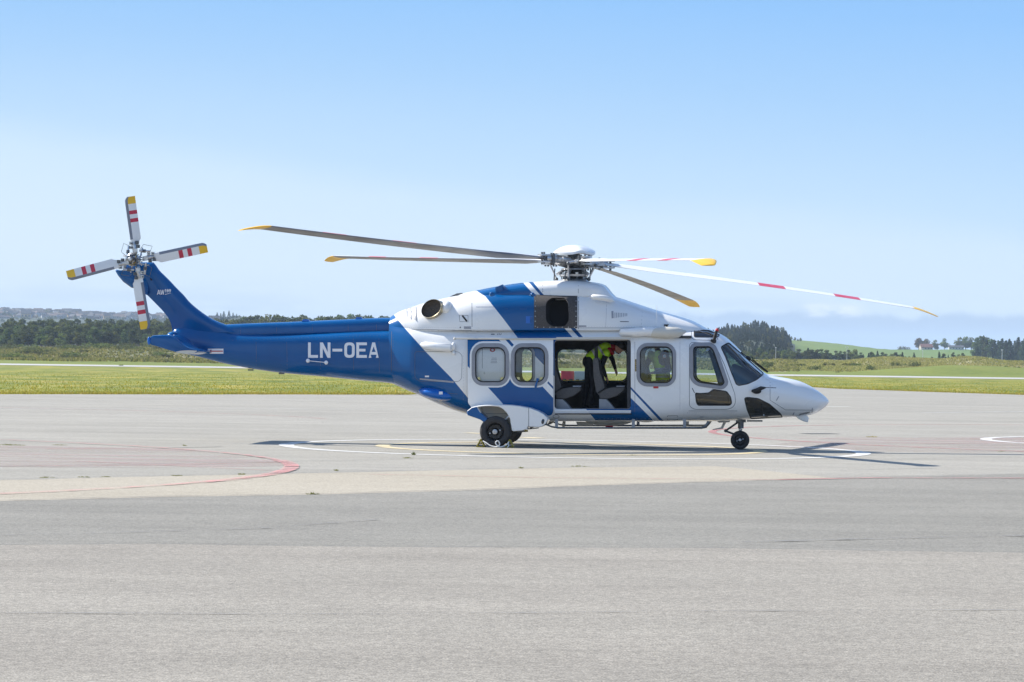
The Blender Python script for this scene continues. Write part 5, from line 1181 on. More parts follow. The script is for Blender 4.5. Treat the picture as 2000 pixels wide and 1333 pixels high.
g = MB(); prism_px(g, [(1419, 824), (1412, 838), (1392, 840.5), (1391, 839), (1408, 835), (1413, 824)], .04, 0); g.build('blade_antenna', ['beige_paint'], heli, 30)
g = MB(); prism_px(g, [(1163, 825), (1156, 832), (1128, 832), (1125, 824)], .02, -.02); prism_px(g, [(1100, 822), (1097, 831), (1099, 835), (1103, 835), (1103, 822)], -.5, -.54); g.build('belly_antenna', ['beige_paint'], heli, 30)
g = MB(); prism_px(g, [(1553, 813), (1560, 819), (1568, 823), (1578, 826), (1580, 817), (1575, 810)], .13, -.13); g.build('nose_light_fairing', [W], heli, 60, .02)
g = MB(); prism_px(g, [(1400, 823), (1426, 823), (1424, 825.5), (1404, 826)], .15, -.15); g.build('belly_panel', ['beige_paint'], heli, 30)
for px in (585, 490, 550):
    g = MB(); g.box(L(px, 730 if px > 540 else 723, 0), (.12, .08, .03)); g.build('drain_fitting', ['steel_dark'], heli)
# --- cabin interior
def lbox(name, x0, y0, x1, y1, d0, d1, m, bev=0, par=None):
    g = MB(); prism_px(g, [(x0, y0), (x1, y0), (x1, y1), (x0, y1)], d0, d1); return g.build(name, [m], par or heli, 35, bev)
lbox('cabin_floor', 1000, 800, 1335, 805, .97, -.97, 'floor_dark')
lbox('cabin_ceiling', 1000, 656, 1350, 661, .95, -.95, 'liner')
lbox('rear_bulkhead', 1046, 662, 1050, 800, 1.0, -1.0, 'liner')
lbox('door_pillar', 1225, 666, 1231, 799, 1.05, .80, 'liner')
lbox('door_pillar', 1225, 666, 1231, 799, -.85, -1.05, 'liner')
# seats
def seat(px0, d, face=1, label=None, d_w=.22):
    s_ = empty('cabin_seat'); s_.parent = heli
    if label: s_['label'] = label
    f = lambda P_: [(px0+(x-1158), y) for x, y in P_]
    g = MB(); prism_px(g, roundpoly(f([(1158, 700), (1168, 700), (1171, 725), (1180, 752), (1181, 762), (1170, 773), (1164, 765), (1159, 735)]), 3), d+d_w, d-d_w); g.build('seat_back', ['seat_fabric'], s_, 40, .02)
    g = MB(); prism_px(g, roundpoly(f([(1170, 771), (1182, 760), (1196, 757), (1218, 757), (1220, 762), (1205, 774), (1190, 779), (1172, 779)]), 3), d+d_w, d-d_w); g.build('seat_cushion', ['seat_fabric'], s_, 40, .02)
    g = MB(); prism_px(g, f([(1170, 779.5), (1184, 780), (1192, 788), (1201, 799.5), (1170, 799.5)]), d+d_w*.9, d-d_w*.9); g.build('seat_base', ['seat_shell'], s_, 40, .012)
    g = MB(); prism_px(g, roundpoly(f([(1161, 676), (1166.5, 676), (1167, 702), (1161, 702)]), 2), d+.13, d-.13); g.build('headrest', ['strap_black'], s_, 40, .012)
    g = MB(); prism_px(g, f([(1168, 704), (1171, 704), (1184, 752), (1180, 756)]), d+.12, d+.07); prism_px(g, f([(1168, 704), (1171, 704), (1184, 752), (1180, 756)]), d-.07, d-.12); g.tube([L(px0+10, 768, d+d_w+.01), L(px0+26, 757, d+d_w+.01)], .02, 6); g.build('seat_belt', ['strap_black'], s_, 40)
    g = MB(); g.tube([L(px0+46, 755, d+d_w), L(px0+62, 755, d+d_w)], .014, 6, 0); g.tube([L(px0+62, 755, d+d_w), L(px0+64, 765, d+d_w)], .012, 6, 1); g.build('armrest', ['steel', 'strap_black'], s_, 40)
    return s_
seat(1158, .62, label='seat in the middle of the open doorway'); seat(1073, .62, label='seat at the rear edge of the open doorway')
seat(1158, -.05); seat(1073, -.05); seat(1073, -.65)
seat(1248, .35, label='seat behind the square window')
# cockpit
for d in (.42, -.42):
    s_ = empty('pilot_seat'); s_.parent = heli
    g = MB(); prism_px(g, roundpoly([(1334, 690), (1343, 688), (1349, 715), (1354, 765), (1346, 778), (1338, 770)], 4), d+.22, d-.22); g.build('seat_back', ['strap_black'], s_, 40, .02)
    g = MB(); prism_px(g, [(1344, 768), (1385, 764), (1388, 775), (1346, 780)], d+.22, d-.22); g.build('seat_cushion', ['seat_fabric'], s_, 40, .02)
g = MB(); prism_px(g, roundpoly([(1428, 715), (1433, 710), (1470, 728), (1486, 735), (1480, 742), (1466, 750), (1462, 790), (1444, 800), (1440, 760), (1432, 740)], 4), .62, -.62); g.build('instrument_panel', ['strap_black'], heli, 35, .02)
g = MB(); prism_px(g, [(1420, 818), (1500, 815), (1490, 811), (1425, 811)], .40, -.40); g.build('cockpit_floor', ['floor_dark'], heli, 35)
g = MB(); g.tube([L(1425, 800, .42), L(1421, 772, .42), L(1417, 762, .42)], .018, 8); g.box(L(1417, 760, .42), (.05, .06, .10)); g.build('control_stick', ['strap_black'], heli, 40)
for d in (.2, .55, -.3):
    g = MB(); g.tube([L(1492, 812, d), L(1488, 795, d)], .012, 6, 0); g.box(L(1487, 793, d), (.03, .12, .10), 1); g.build('rudder_pedal', ['steel', 'strap_black'], heli, 40)
lbox('window_sticker', 1380, 680, 1387, 686, .93, .925, 'marking_white')
lbox('overhead_panel', 1352, 660, 1392, 672, .35, -.35, 'strap_black', .02)
g = MB(); g.tube([L(1391, 690, -.95), L(1405, 735, -.95), L(1409, 752, -.9)], .07, 8); g.tube([L(1385, 683, .90), L(1402, 728, .93), L(1408, 750, .93)], .035, 8); g.build('door_post', ['liner'], heli, 40)

# ================================================================== WHEEL CHOCKS AND ROPE
def world(p): return M4 @ p
def chock(px, lab, face):
    c = ground(px, 0) if False else None
    b = M4 @ L(px, 868, 1.52); b.z = .006
    e = empty('wheel_chock', Matrix.Translation(b) @ Matrix.Rotation(YAW, 4, 'Z')); tagit(e, lab, 'wheel chock', 'yellow chocks at the near main wheel')
    g = MB(); w_, h_, t_ = .17, .17, .022
    for sx in (-1, 1):
        A = Vector((sx*w_/2, 0, 0)); T_ = Vector((0, 0, h_)); g.box((A+T_)/2, (t_, .26, (T_-A).length), 0, Matrix.Rotation(math.atan2(T_.x-A.x, T_.z-A.z), 3, 'Y'))
    g.box((0, 0, .012), (w_+.02, .26, .02)); g.build('chock_body', ['chock_yellow'], e, 35, .004)
    g = MB(); g.tube([Vector((0, -.14, h_*.45)), Vector((0, .14, h_*.45))], .02, 8); g.build('chock_pin', ['brass'], e, 40)
    return e, b
c1, b1 = chock(939.5, 'yellow wheel chock behind the near main wheel, towards the tail', 1)
c2, b2 = chock(996, 'yellow wheel chock in front of the near main wheel, towards the nose', -1)
g = MB(); k = lambda px, z, d=1.70: (lambda q: Vector((q.x, q.y, z)))(M4 @ L(px, 868, d))
pts = [k(943, .14), k(950, .10, 1.74), k(958, .045, 1.78), k(966, .025, 1.8), k(972, .03, 1.82), k(976, .08, 1.82), k(973, .15, 1.82), k(968.5, .13, 1.82), k(969, .08, 1.82), k(975, .025, 1.82), k(984, .04, 1.8), k(990, .08, 1.78), k(994, .13, 1.72)]
P3 = []
for i in range(len(pts)-1):
    a, b_ = pts[i], pts[i+1]; p0 = pts[max(0, i-1)]; p3 = pts[min(len(pts)-1, i+2)]
    for q in range(4):
        t = q/4; P3.append(.5*((2*a)+(b_-p0)*t+(2*p0-5*a+4*b_-p3)*t*t+(3*a-p0-3*b_+p3)*t**3))
P3.append(pts[-1]); g.tube(P3, .013, 7); g.tube([k(992, .1, 1.74), k(994, .05, 1.8), k(991, .02, 1.84)], .013, 6)
ro = g.build('rope', ['rope_white'], None, 60); tagit(ro, 'white rope with a loop joining the two yellow chocks', 'rope')

# ================================================================== PEOPLE
def body(name, caps, vox, parent, matf, mats, smooth=6):
    """capsules (p, q, rp, rq) and ellipsoids melted into one continuous skin"""
    g = MB()
    for c in caps:
        if c[0] == 'e': g.ell(c[1], c[2], 0, 16, 12, c[3] if len(c) > 3 else None)
        else:
            p, q, a, b = c; n = 6; g.tube([p.lerp(q, i/n) for i in range(n+1)], [a+(b-a)*i/n for i in range(n+1)], 12, 0); g.ell(p, (a, a, a), 0, 12, 8); g.ell(q, (b, b, b), 0, 12, 8)
    o = g.build('tmp', [mats[0]], None, 60); md_ = o.modifiers.new('r', 'REMESH'); md_.mode = 'VOXEL'; md_.voxel_size = vox
    sm = o.modifiers.new('s', 'SMOOTH'); sm.iterations = smooth; sm.factor = .5
    bpy.context.view_layer.update(); dg = bpy.context.evaluated_depsgraph_get(); me = bpy.data.meshes.new_from_object(o.evaluated_get(dg))
    bpy.data.objects.remove(o); r_ = bpy.data.objects.new(name, me); COL.objects.link(r_); r_.parent = parent; me.materials.clear()
    for m in mats: me.materials.append(MATS[m])
    me.polygons.foreach_set('material_index', [matf(p.center) for p in me.polygons]); me.polygons.foreach_set('use_smooth', [True]*len(me.polygons)); return r_
def hand(wr, dirv, up, s=1.0):
    dirv = dirv.normalized(); sd = dirv.cross(up).normalized(); C = [(wr, wr+dirv*.075*s, .026*s, .034*s)]
    for i, (off, ln) in enumerate(((-.027, .062), (-.009, .074), (.009, .070), (.027, .055))):
        a = wr+dirv*.085*s+sd*off*s; b = a+dirv*ln*.5*s; c = b+(dirv*.7+up*-.7).normalized()*ln*.5*s; C += [(a, b, .0095*s, .009*s), (b, c, .009*s, .0075*s)]
    a = wr+dirv*.03*s-sd*.03*s; C += [(a, a+(dirv*.5-sd).normalized()*.045*s, .012*s, .010*s)]; return C
def person(label, J, top_mat, base_px, vest_caps, extra):
    pass
# --- first person: bending forward inside the open doorway
p1 = empty('person', M4 @ Matrix.Translation(L(1152, 799, .15))); tagit(p1, 'person in dark clothes and yellow hi-vis vest bending forward in the open cabin doorway', 'person')
OFF = L(1152, 799, .15)
A = lambda px, py, d: L(px, py, d)-OFF
hipL, hipR = A(1150, 706, .28), A(1151, 707, .02); chest = A(1183, 684, .16); neck = A(1196, 680, .16)
shL, shR = A(1184, 691, .36), A(1187, 687, -.03); hd = A(1212, 679, .17)
kL, kR = A(1158, 752, .30), A(1147, 752, .0); fL, fR = A(1153, 794, .28), A(1140, 795, .02)
eL, wL = A(1176, 715, .38), A(1184, 737, .34); eR, wR = A(1196, 702, -.12), A(1202, 722, -.10)
caps = [(A(1151, 707, .15), A(1168, 693, .16), .155, .15), (A(1168, 693, .16), chest, .15, .155), (chest, A(1190, 682, .16), .14, .09), (A(1190, 682, .16), A(1201, 680, .165), .062, .058),
        (hipL, kL, .098, .068), (kL, fL+Vector((0, 0, .06)), .066, .048), (hipR, kR, .098, .068), (kR, fR+Vector((0, 0, .06)), .066, .048),
        (fL, fL+Vector((.17, 0, -.02)), .048, .04), (fR, fR+Vector((.17, 0, -.02)), .048, .04), (chest, shL, .11, .075), (chest, shR, .11, .075), (shL, eL, .07, .055), (eL, wL, .053, .035), (shR, eR, .07, .055), (eR, wR, .053, .035),
        ('e', hd, (.085, .075, .11), Matrix.Rotation(1.9, 3, 'Y')), ('e', A(1208, 686, .17), (.07, .055, .055)), (A(1207, 689, .17), A(1208.5, 692, .17), .018, .012), ('e', A(1213, 690, .17), (.014, .012, .02)),
        ('e', A(1207, 681, .26), (.015, .01, .022))]
caps += hand(wL, (wL-eL), Vector((1, 0, 0))) + hand(wR, (wR-eR), Vector((1, 0, 0)))
def f1(c):
    if (c-hd).length < .135: return 1
    if (c-wL).length < .17 and (c-eL).length > (wL-eL).length-.005: return 1
    if (c-wR).length < .17 and (c-eR).length > (wR-eR).length-.005: return 1
    return 0
body('body', caps, .011, p1, f1, ['navy_cloth', 'skin'])
ax1 = (chest-A(1153, 705, .15)).normalized()
body('vest', [(A(1157, 701, .15), A(1168, 693, .16), .168, .166), (A(1168, 693, .16), chest, .166, .172), (chest, A(1189, 683, .16), .155, .10), (chest, shL, .12, .088), (chest, shR, .12, .088)], .012, p1,
     lambda c: 1 if (abs((c-A(1165, 695, .15)).dot(ax1)) < .028 or abs((c-A(1177, 688, .15)).dot(ax1)) < .024) else 0, ['hi_vis', 'reflective_tape'])
body('collar', [(A(1191, 681.5, .16), A(1197, 680, .165), .108, .082), (A(1190, 684, .3), A(1196, 690, .25), .06, .05)], .012, p1, lambda c: 0, ['red_cloth'])
body('hair', [('e', hd+Vector((.022, 0, .025)), (.098, .088, .115), Matrix.Rotation(1.9, 3, 'Y')), ('e', hd+Vector((-.03, 0, .05)), (.07, .075, .05)), (hd+Vector((.05, .05, 0)), hd+Vector((.12, 0, -.05)), .04, .02)], .011, p1, lambda c: 0, ['hair'])
# --- second person: seated behind the square window, turned sideways
OFF = L(1290, 770, .3)
p2 = empty('person', M4 @ Matrix.Translation(OFF)); tagit(p2, 'person in blue clothes and hi-vis vest seen through the square window, leaning in the cabin', 'person')
hip = A(1297, 752, .25); ch2 = A(1290, 706, .32); nk = A(1284, 684, .34); hd2 = A(1279, 671, .34); sl = A(1299, 692, .55); sr = A(1272, 694, .15)
caps = [(hip, A(1295, 728, .28), .16, .15), (A(1295, 728, .28), ch2, .155, .16), (ch2, nk, .13, .062), (A(1295, 750, .42), A(1262, 752, .5), .09, .065), (A(1296, 750, .08), A(1264, 752, .02), .09, .065),
        (A(1262, 752, .5), A(1260, 788, .5), .062, .045), (A(1264, 752, .02), A(1262, 788, .02), .062, .045), (A(1260, 792, .5), A(1248, 794, .5), .045, .035), (A(1262, 792, .02), A(1250, 794, .02), .045, .035),
        (ch2, sl, .12, .085), (ch2, sr, .12, .085), (sl, A(1306, 722, .62), .075, .056), (A(1306, 722, .62), A(1278, 728, .62), .054, .035), (sr, A(1262, 715, .1), .075, .055), (A(1262, 715, .1), A(1268, 732, .3), .053, .035),
        ('e', hd2, (.09, .075, .11)), ('e', hd2+Vector((-.085, 0, -.02)), (.02, .014, .02)), ('e', hd2+Vector((-.02, -.078, 0)), (.015, .01, .024))]
w1, w2 = A(1278, 728, .62), A(1268, 732, .3); caps += hand(w1, w1-A(1306, 722, .62), Vector((0, 0, 1)))+hand(w2, w2-A(1262, 715, .1), Vector((0, 0, 1)))
def f2(c):
    if (c-hd2).length < .13: return 1
    if (c-w1).length < .16 and c.x < w1.x-.01: return 1
    return 0
body('body', caps, .011, p2, f2, ['blue_cloth', 'skin'])
body('vest', [(A(1295, 740, .27), A(1294, 726, .28), .163, .163), (A(1294, 726, .28), ch2, .166, .172), (ch2, A(1285, 690, .34), .14, .085), (ch2, sr, .13, .095)], .012, p2,
     lambda c: 2 if (c.y < OFF.y*0-.02-.30 and c.x > -.03 and False) else (1 if abs(c.z-A(1290, 722, .3).z) < .03 or abs(c.z-A(1290, 736, .3).z) < .02 else 0), ['hi_vis', 'reflective_tape'])
body('jacket_sleeve', [(ch2+Vector((.05, -.08, 0)), sl, .12, .098), (sl, A(1306, 722, .62), .088, .066), (A(1306, 722, .62), A(1284, 727, .62), .066, .048)], .012, p2, lambda c: 0, ['blue_cloth'])
body('hair', [('e', hd2+Vector((.02, 0, .03)), (.095, .086, .105))], .011, p2, lambda c: 0, ['hair'])
g = MB(); g.lathe(A(1298, 696, .66), (0, -1, 0), [(0, .05), (.006, .05), (.008, .038), (.01, 0)], 18, [0, 0, 1]); g.build('round_badge', ['red_cloth', 'marking_white'], p2, 40)
# ================================================================== VEGETATION AND BACKGROUND THINGS
def leafmat(name, c1, c2, rnd=.38):
    m = mat(name, c1, 0.75, col2=c2, vscale=0.8, rnd=rnd, spec=0.2); nt = m.node_tree; b = nt.nodes['Principled BSDF']; o = nt.nodes['Material Output']
    tl = N(nt, 'ShaderNodeBsdfTranslucent'); src = b.inputs['Base Color'].links[0].from_socket
    nt.links.new(mixc(nt, 1.0, src, (1.25, 1.35, 0.75), 'MULTIPLY'), tl.inputs[0]); mx = N(nt, 'ShaderNodeMixShader'); mx.inputs[0].default_value = 0.42
    nt.links.new(b.outputs[0], mx.inputs[1]); nt.links.new(tl.outputs[0], mx.inputs[2]); nt.links.new(mx.outputs[0], o.inputs[0]); return m
leafmat('needles', (0.046, 0.070, 0.026), (0.095, 0.115, 0.042)); leafmat('needles_blue', (0.028, 0.050, 0.028), (0.050, 0.070, 0.034))
leafmat('leaves', (0.080, 0.100, 0.026), (0.140, 0.145, 0.042)); leafmat('leaves_autumn', (0.10, 0.065, 0.040), (0.13, 0.10, 0.05))
leafmat('bush_leaves', (0.065, 0.082, 0.024), (0.12, 0.13, 0.042)); leafmat('weed_leaves', (0.13, 0.14, 0.04), (0.22, 0.20, 0.08), 0); leafmat('scrub_leaves', (0.13, 0.13, 0.042), (0.22, 0.18, 0.085), .1)
leafmat('dune_blades', (0.26, 0.25, 0.08), (0.38, 0.33, 0.16), .1)
mat('bark', (0.12, 0.085, 0.06), 0.9, var=.3, vscale=3)
def leaf_tris(P, size, rs, flat=.0):
    V = []; Fc = []
    for p in P:
        s = size*rs.uniform(.55, 1.35); a = Vector((rs.gauss(0, 1), rs.gauss(0, 1), rs.gauss(0, 1)*(1-flat))).normalized(); b = a.cross(Vector((rs.gauss(0, 1), rs.gauss(0, 1), rs.gauss(0, 1)))).normalized()
        n = len(V); V += [p+a*s, p-a*s*.5+b*s*.75, p-a*s*.5-b*s*.75]; Fc.append((n, n+1, n+2))
    return V, Fc
def me_of(name, V, Fc, m, smooth=False):
    me = bpy.data.meshes.new(name); me.from_pydata([tuple(v) for v in V], [], Fc); me.materials.append(MATS[m]); me.update(); return me
def trunk_me(h, r, name='trunk', limbs=(), lean=0):
    g = MB(); g.tube([Vector((0, 0, -.6)), Vector((lean*.3, 0, h*.4)), Vector((lean, 0, h))], [r*1.25, r*.85, r*.25], 7)
    for p, q, rr_ in limbs: g.tube([p, p.lerp(q, .5)+Vector((0, 0, .1)), q], [rr_, rr_*.7, rr_*.3], 5)
    return me_of(name, g.V, g.F, 'bark')
def spruce(h, R, seed, m='needles', base=.08, n=900, size=None):
    rs = random.Random(seed); P = []; nl = int(h*1.5)
    for i in range(n):
        t = rs.random()**1.35; t = base+(1-base)*t; lay = math.floor(t*nl)/nl+.35/nl*rs.random(); t2 = .4*t+.6*lay
        r = R*(1-t2)**.85*(.55+.45*rs.random()**.5)*(1+.18*math.sin(seed+t*9)); a = rs.uniform(0, 2*PI)
        rl = 1+.28*math.sin(3*a+seed)+.15*math.sin(7*a+t*20)
        P.append(Vector((r*rl*math.cos(a), r*rl*math.sin(a), h*t2-.12*r)))
    for i in range(14): P.append(Vector((rs.gauss(0, .06), rs.gauss(0, .06), h*(1-.05*rs.random()))))
    V, Fc = leaf_tris(P, size or h*.042, rs); lim = [(Vector((0, 0, h*t)), Vector((R*.6*math.cos(t*40), R*.6*math.sin(t*40), h*t-.2)), .05) for t in (.15, .25, .35, .5)]
    return me_of('crown', V, Fc, m), trunk_me(h*.95, h*.018, limbs=lim)
def clump_tree(h, R, seed, m='leaves', n=1100, k=11, low=.30, size=None, flat=.8):
    rs = random.Random(seed); cl = []
    for i in range(k):
        a = rs.uniform(0, 2*PI); q = rs.random()**.6; cl.append((Vector((R*.62*q*math.cos(a), R*.62*q*math.sin(a), h*(low+(1-low)*(.22+.62*rs.random()*(1-.45*q))))), R*rs.uniform(.30, .50)))
    cl.append((Vector((0, 0, h*.86)), R*.36)); P = []
    for i in range(n):
        c, r = rs.choice(cl); v = Vector((rs.gauss(0, 1), rs.gauss(0, 1), rs.gauss(0, 1))).normalized()*r*rs.random()**.28; v.z *= flat; P.append(c+v)
    V, Fc = leaf_tris(P, size or h*.040, rs); lim = [(Vector((0, 0, h*(low*.7+.08*i))), c, h*.009) for i, (c, r) in enumerate(cl[:6])]
    return me_of('crown', V, Fc, m), trunk_me(h*.7, h*.022, limbs=lim, lean=rs.uniform(-.3, .3))
def bush(h, R, seed, m='bush_leaves', n=520):
    rs = random.Random(seed); cl = [(Vector((rs.uniform(-.7, .7)*R, rs.uniform(-.7, .7)*R, h*rs.uniform(.2, .6))), h*rs.uniform(.25, .42)) for _ in range(9)]; P = []
    for i in range(n):
        c, r = rs.choice(cl); v = Vector((rs.gauss(0, 1), rs.gauss(0, 1), rs.gauss(0, 1))).normalized()*r*rs.random()**.3; p = c+v; p.z = max(p.z, -.1); P.append(p)
    V, Fc = leaf_tris(P, h*.085, rs); g = MB()
    for c, r in cl[:6]: g.tube([Vector((c.x*.3, c.y*.3, -.2)), c], [h*.03, h*.012], 5)
    return me_of('foliage', V, Fc, m), me_of('stems', g.V, g.F, 'bark')
PROTO = {
 'pine': [clump_tree(8, 3.0, 20+i, 'needles', 1300, 13, .02, .34, .75) for i in range(5)],
 'spruce': [spruce(10, 2.3, 40+i, 'needles_blue', .04, 1100, .40) for i in range(5)],
 'leafy': [clump_tree(7, 3.0, 60+i, 'leaves', 1200, 12, .10, .32, .85) for i in range(3)],
 'brown': [clump_tree(8, 3.6, 70, 'leaves_autumn', 1300, 12, .15, .36, .85)],
 'bush': [bush(2.2, 2.6, 80+i) for i in range(4)],
}
def put(kind, px, Y, hpx, label, cat, group, wid=1.0, name='tree', rs=random.Random(3), top=None, sink=0.1):
    X = (px-1000)*Y/F; z = tz(X, Y)-sink; pr = PROTO[kind]; a, b = pr[rs.randrange(len(pr))]
    base = {'pine': 8, 'spruce': 10, 'leafy': 7, 'brown': 8, 'bush': 2.2}[kind]
    if top is not None: h = H+((700-top)*Y/F+X*SR)/CR-z
    else: h = hpx*Y/F
    s = max(.15, h/base)
    e = bpy.data.objects.new(name, None); COL.objects.link(e); e.location = (X, Y, z); e.rotation_euler = (0, 0, rs.uniform(0, 6.28)); e.scale = (s*wid, s*wid, s); tagit(e, label, cat, group)
    for me in (a, b):
        o = bpy.data.objects.new(me.name.split('.')[0], me); COL.objects.link(o); o.parent = e
    return e
def joined(name, items, label):
    """a far-off mass of trees beyond counting, joined"""
    Vs = []; Fs = []; Ms = []; b = 0; mats_ = []
    for kind, X, Y, h, wid, rot in items:
        base = {'pine': 8, 'spruce': 10, 'leafy': 7, 'brown': 8, 'bush': 2.2}[kind]; s_ = h/base; pr = PROTO[kind]; a, t_ = pr[int(abs(X*7+Y)) % len(pr)]
        for me in (a, t_):
            n = len(me.vertices); co = np.empty(n*3); me.vertices.foreach_get('co', co); co = co.reshape(-1, 3)*np.array((s_*wid, s_*wid, s_)); c, q = math.cos(rot), math.sin(rot)
            co = np.stack([co[:, 0]*c-co[:, 1]*q+X, co[:, 0]*q+co[:, 1]*c+Y, co[:, 2]+tz(X, Y)-.1], -1)
            mn = me.materials[0].name
            if mn not in mats_: mats_.append(mn)
            k = mats_.index(mn); fs_ = [tuple(v+b for v in p.vertices) for p in me.polygons]; Fs += fs_; Ms += [k]*len(fs_); Vs.append(co); b += n
    o = mesh_obj(name, np.concatenate(Vs).tolist(), Fs, mats_, Ms, None, None); o['kind'] = 'stuff'; o['label'] = label; return o
def hfor(px, Y, top): X = (px-1000)*Y/F; return X, H+((700-top)*Y/F+X*SR)/CR-tz(X, Y)+.1
def place_word(px):
    for lim, w in ((70, 'at the far left edge'), (150, 'left of the tail rotor'), (235, 'under the left rotor blade'), (300, 'behind the lower rotor blade'), (345, 'behind the foot of the fin'), (560, 'behind the boom tail')):
        if px < lim: return w
    return 'behind the tail boom'
rt = random.Random(21)
G1 = 'pines of the wood beyond the scrub at left'
# left wood: a front of countable pines, the mass behind them joined
for Yb, n, tops, rk in ((895, 42, (638, 652), 'front'), (945, 42, (628, 640), 'second')):
    for i in range(n):
        px = -60+(i+rt.uniform(.1, .9))*(470/n); k = 'leafy' if rt.random() < .13 else 'pine'; t0 = rt.uniform(*tops)
        if rk == 'front' and rt.random() < .35: k = 'leafy'; t0 += 8
        put(k, px, Yb+rt.uniform(-18, 18), 0, ('dark pine' if k == 'pine' else 'paler leafy tree')+' %s, left wood %s rank' % (place_word(px), rk), 'tree', 'trees of the left wood', rt.uniform(.95, 1.25), top=t0, rs=rt)
it = []
for Yb, n, tops in ((925, 34, (632, 646)), (985, 46, (625, 634)), (1040, 46, (622, 630)), (1100, 46, (621, 627)), (1160, 40, (620, 626))):
    for i in range(n):
        px = -90+(i+rt.random())*(1000/n); Y = Yb+rt.uniform(-20, 20); X, h = hfor(px, Y, rt.uniform(*tops)-(7 if px > 470 and Yb > 1000 else 0)); it.append(('leafy' if rt.random() < .12 else 'pine', X, Y, h, rt.uniform(1, 1.25), rt.uniform(0, 6)))
joined('wood', it, 'mass of dark trees filling the left wood behind its front ranks')
# trees peeping over the tail boom
for px, tp in ((539, 612), (548, 616), (560, 618), (600, 618), (628, 618), (662, 613), (684, 611), (700, 612), (722, 614), (745, 615), (475, 617), (490, 618), (510, 619), (645, 616)):
    put('pine', px, 1180+rt.uniform(-20, 20), 0, 'pine crown peeping over the tail boom, '+('just right of the fin' if px < 520 else 'left of the first hinge bump' if px < 590 else 'between the two hinge bumps' if px < 695 else 'right of the second hinge bump'), 'tree', 'pines peeping over the tail boom', .9, top=tp, rs=rt)
for px, tp in ((423, 611), (430, 612), (436, 608), (446, 607), (454, 611), (461, 613)):
    put('spruce', px, 2560, 0, 'far spruce beside the house on the rise beyond the fin', 'tree', 'spruces on the far rise beyond the fin', 1.2, top=tp, rs=rt)
# low trees behind the helicopter, seen through its windows
for i in range(26):
    px = 830+i*22+rt.uniform(-8, 8); put('leafy' if rt.random() < .5 else 'pine', px, 930+rt.uniform(-40, 60), 0, 'tree beyond the scrub seen behind the cabin', 'tree', 'trees behind the cabin', 1.1, top=rt.uniform(664, 680), rs=rt)
# wooded hill ahead of the nose
CX = [1372, 1400, 1440, 1460, 1480, 1500, 1520, 1535, 1545]; CY = [642, 637, 632, 627, 629, 631, 637, 646, 660]
it = []
for i in range(360):
    Y = (1120, 1200, 1280, 1360, 1440, 1520, 1600, 1690)[i % 8]+rt.uniform(-30, 30); px = 1366+(i//8+rt.random())*(176/45)
    crest = np.interp(px, CX, CY); f = (1690-Y)/570; tp = crest+max(0, f)*(684-crest)*.88+rt.uniform(-3, 6)
    k = ('leafy' if rt.random() < .6 else 'spruce') if px < 1430 and Y < 1400 else ('spruce' if rt.random() < .91 else 'leafy')
    w_ = rt.uniform(1.1, 1.5)
    if i % 4 < 1:
        sd = 'left' if px < 1430 else 'middle' if px < 1490 else 'right'; hh = 'crest' if Y > 1560 else 'slope' if Y > 1300 else 'foot'
        put(k, px, Y, 0, ('dark spruce' if k == 'spruce' else 'lighter leafy tree')+' on the %s of the wooded knoll, %s part' % (hh, sd), 'tree', 'trees of the wooded knoll', w_, top=tp, rs=rt)
    else: X, h = hfor(px, Y, tp); it.append((k, X, Y, max(3, h), w_, rt.uniform(0, 6)))
joined('wood', it, 'dense trees filling the wooded knoll ahead of the nose')
for i in range(24):
    px = 1385+i*7+rt.uniform(-3, 3); put('leafy', px, 1010+rt.uniform(-30, 30), 0, 'low leafy tree at the foot of the wooded knoll', 'tree', 'low trees at the foot of the knoll', 1.15, top=rt.uniform(684, 694), rs=rt)
for px, tp in ((1538, 655), (1545, 657), (1552, 659), (1558, 662), (1563, 660)):
    put('leafy', px, 2150, 0, 'small round tree on the field crest right of the knoll', 'tree', 'small trees on the field crest', 1.1, top=tp, rs=rt)
put('bush', 1765, 2250, 0, 'lone dark bush on the skyline of the green field', 'bush', None, 1.3, name='bush', top=675.5, rs=rt)
# middle row in front of the green field
for i in range(50):
    px = 1470+i*6.4+rt.uniform(-3, 3); k = 'pine' if rt.random() < .6 else ('spruce' if rt.random() < .5 else 'leafy')
    tp = np.interp(px, [1470, 1540, 1620, 1660, 1720, 1770, 1810], [683, 684, 686, 686, 690, 693, 697])+rt.uniform(-5, 5)
    if px > 1776: continue
    put(k, px, 1040+rt.uniform(-35, 35), 0, ('lower ' if tp > 689 else 'taller ')+('leafy tree' if k == 'leafy' else 'dark conifer')+' in the row behind the dunes, '+('near the helicopter nose' if px < 1580 else 'below the field track' if px < 1680 else 'at its thin right end'), 'tree', 'row of small trees behind the dunes', 1.25, top=tp, rs=rt)
put('spruce', 1785, 1020, 0, 'lone small spruce in the gap of the tree row behind the dunes', 'tree', None, 1.0, top=689, rs=rt)
for px, tp, k in ((1820, 697, 'leafy'), (1834, 687, 'spruce'), (1843, 690, 'pine'), (1852, 693, 'spruce'), (1862, 688, 'pine'), (1872, 692, 'leafy'), (1880, 689, 'pine'), (1890, 697, 'leafy'), (1930, 702, 'leafy'), (1975, 703, 'leafy'), (1955, 704, 'leafy')):
    put(k, px, 1080+rt.uniform(-25, 25), 0, 'small tree of the clump behind the right-hand dunes', 'tree', 'clump behind the right-hand dunes', 1.1, top=tp, rs=rt)
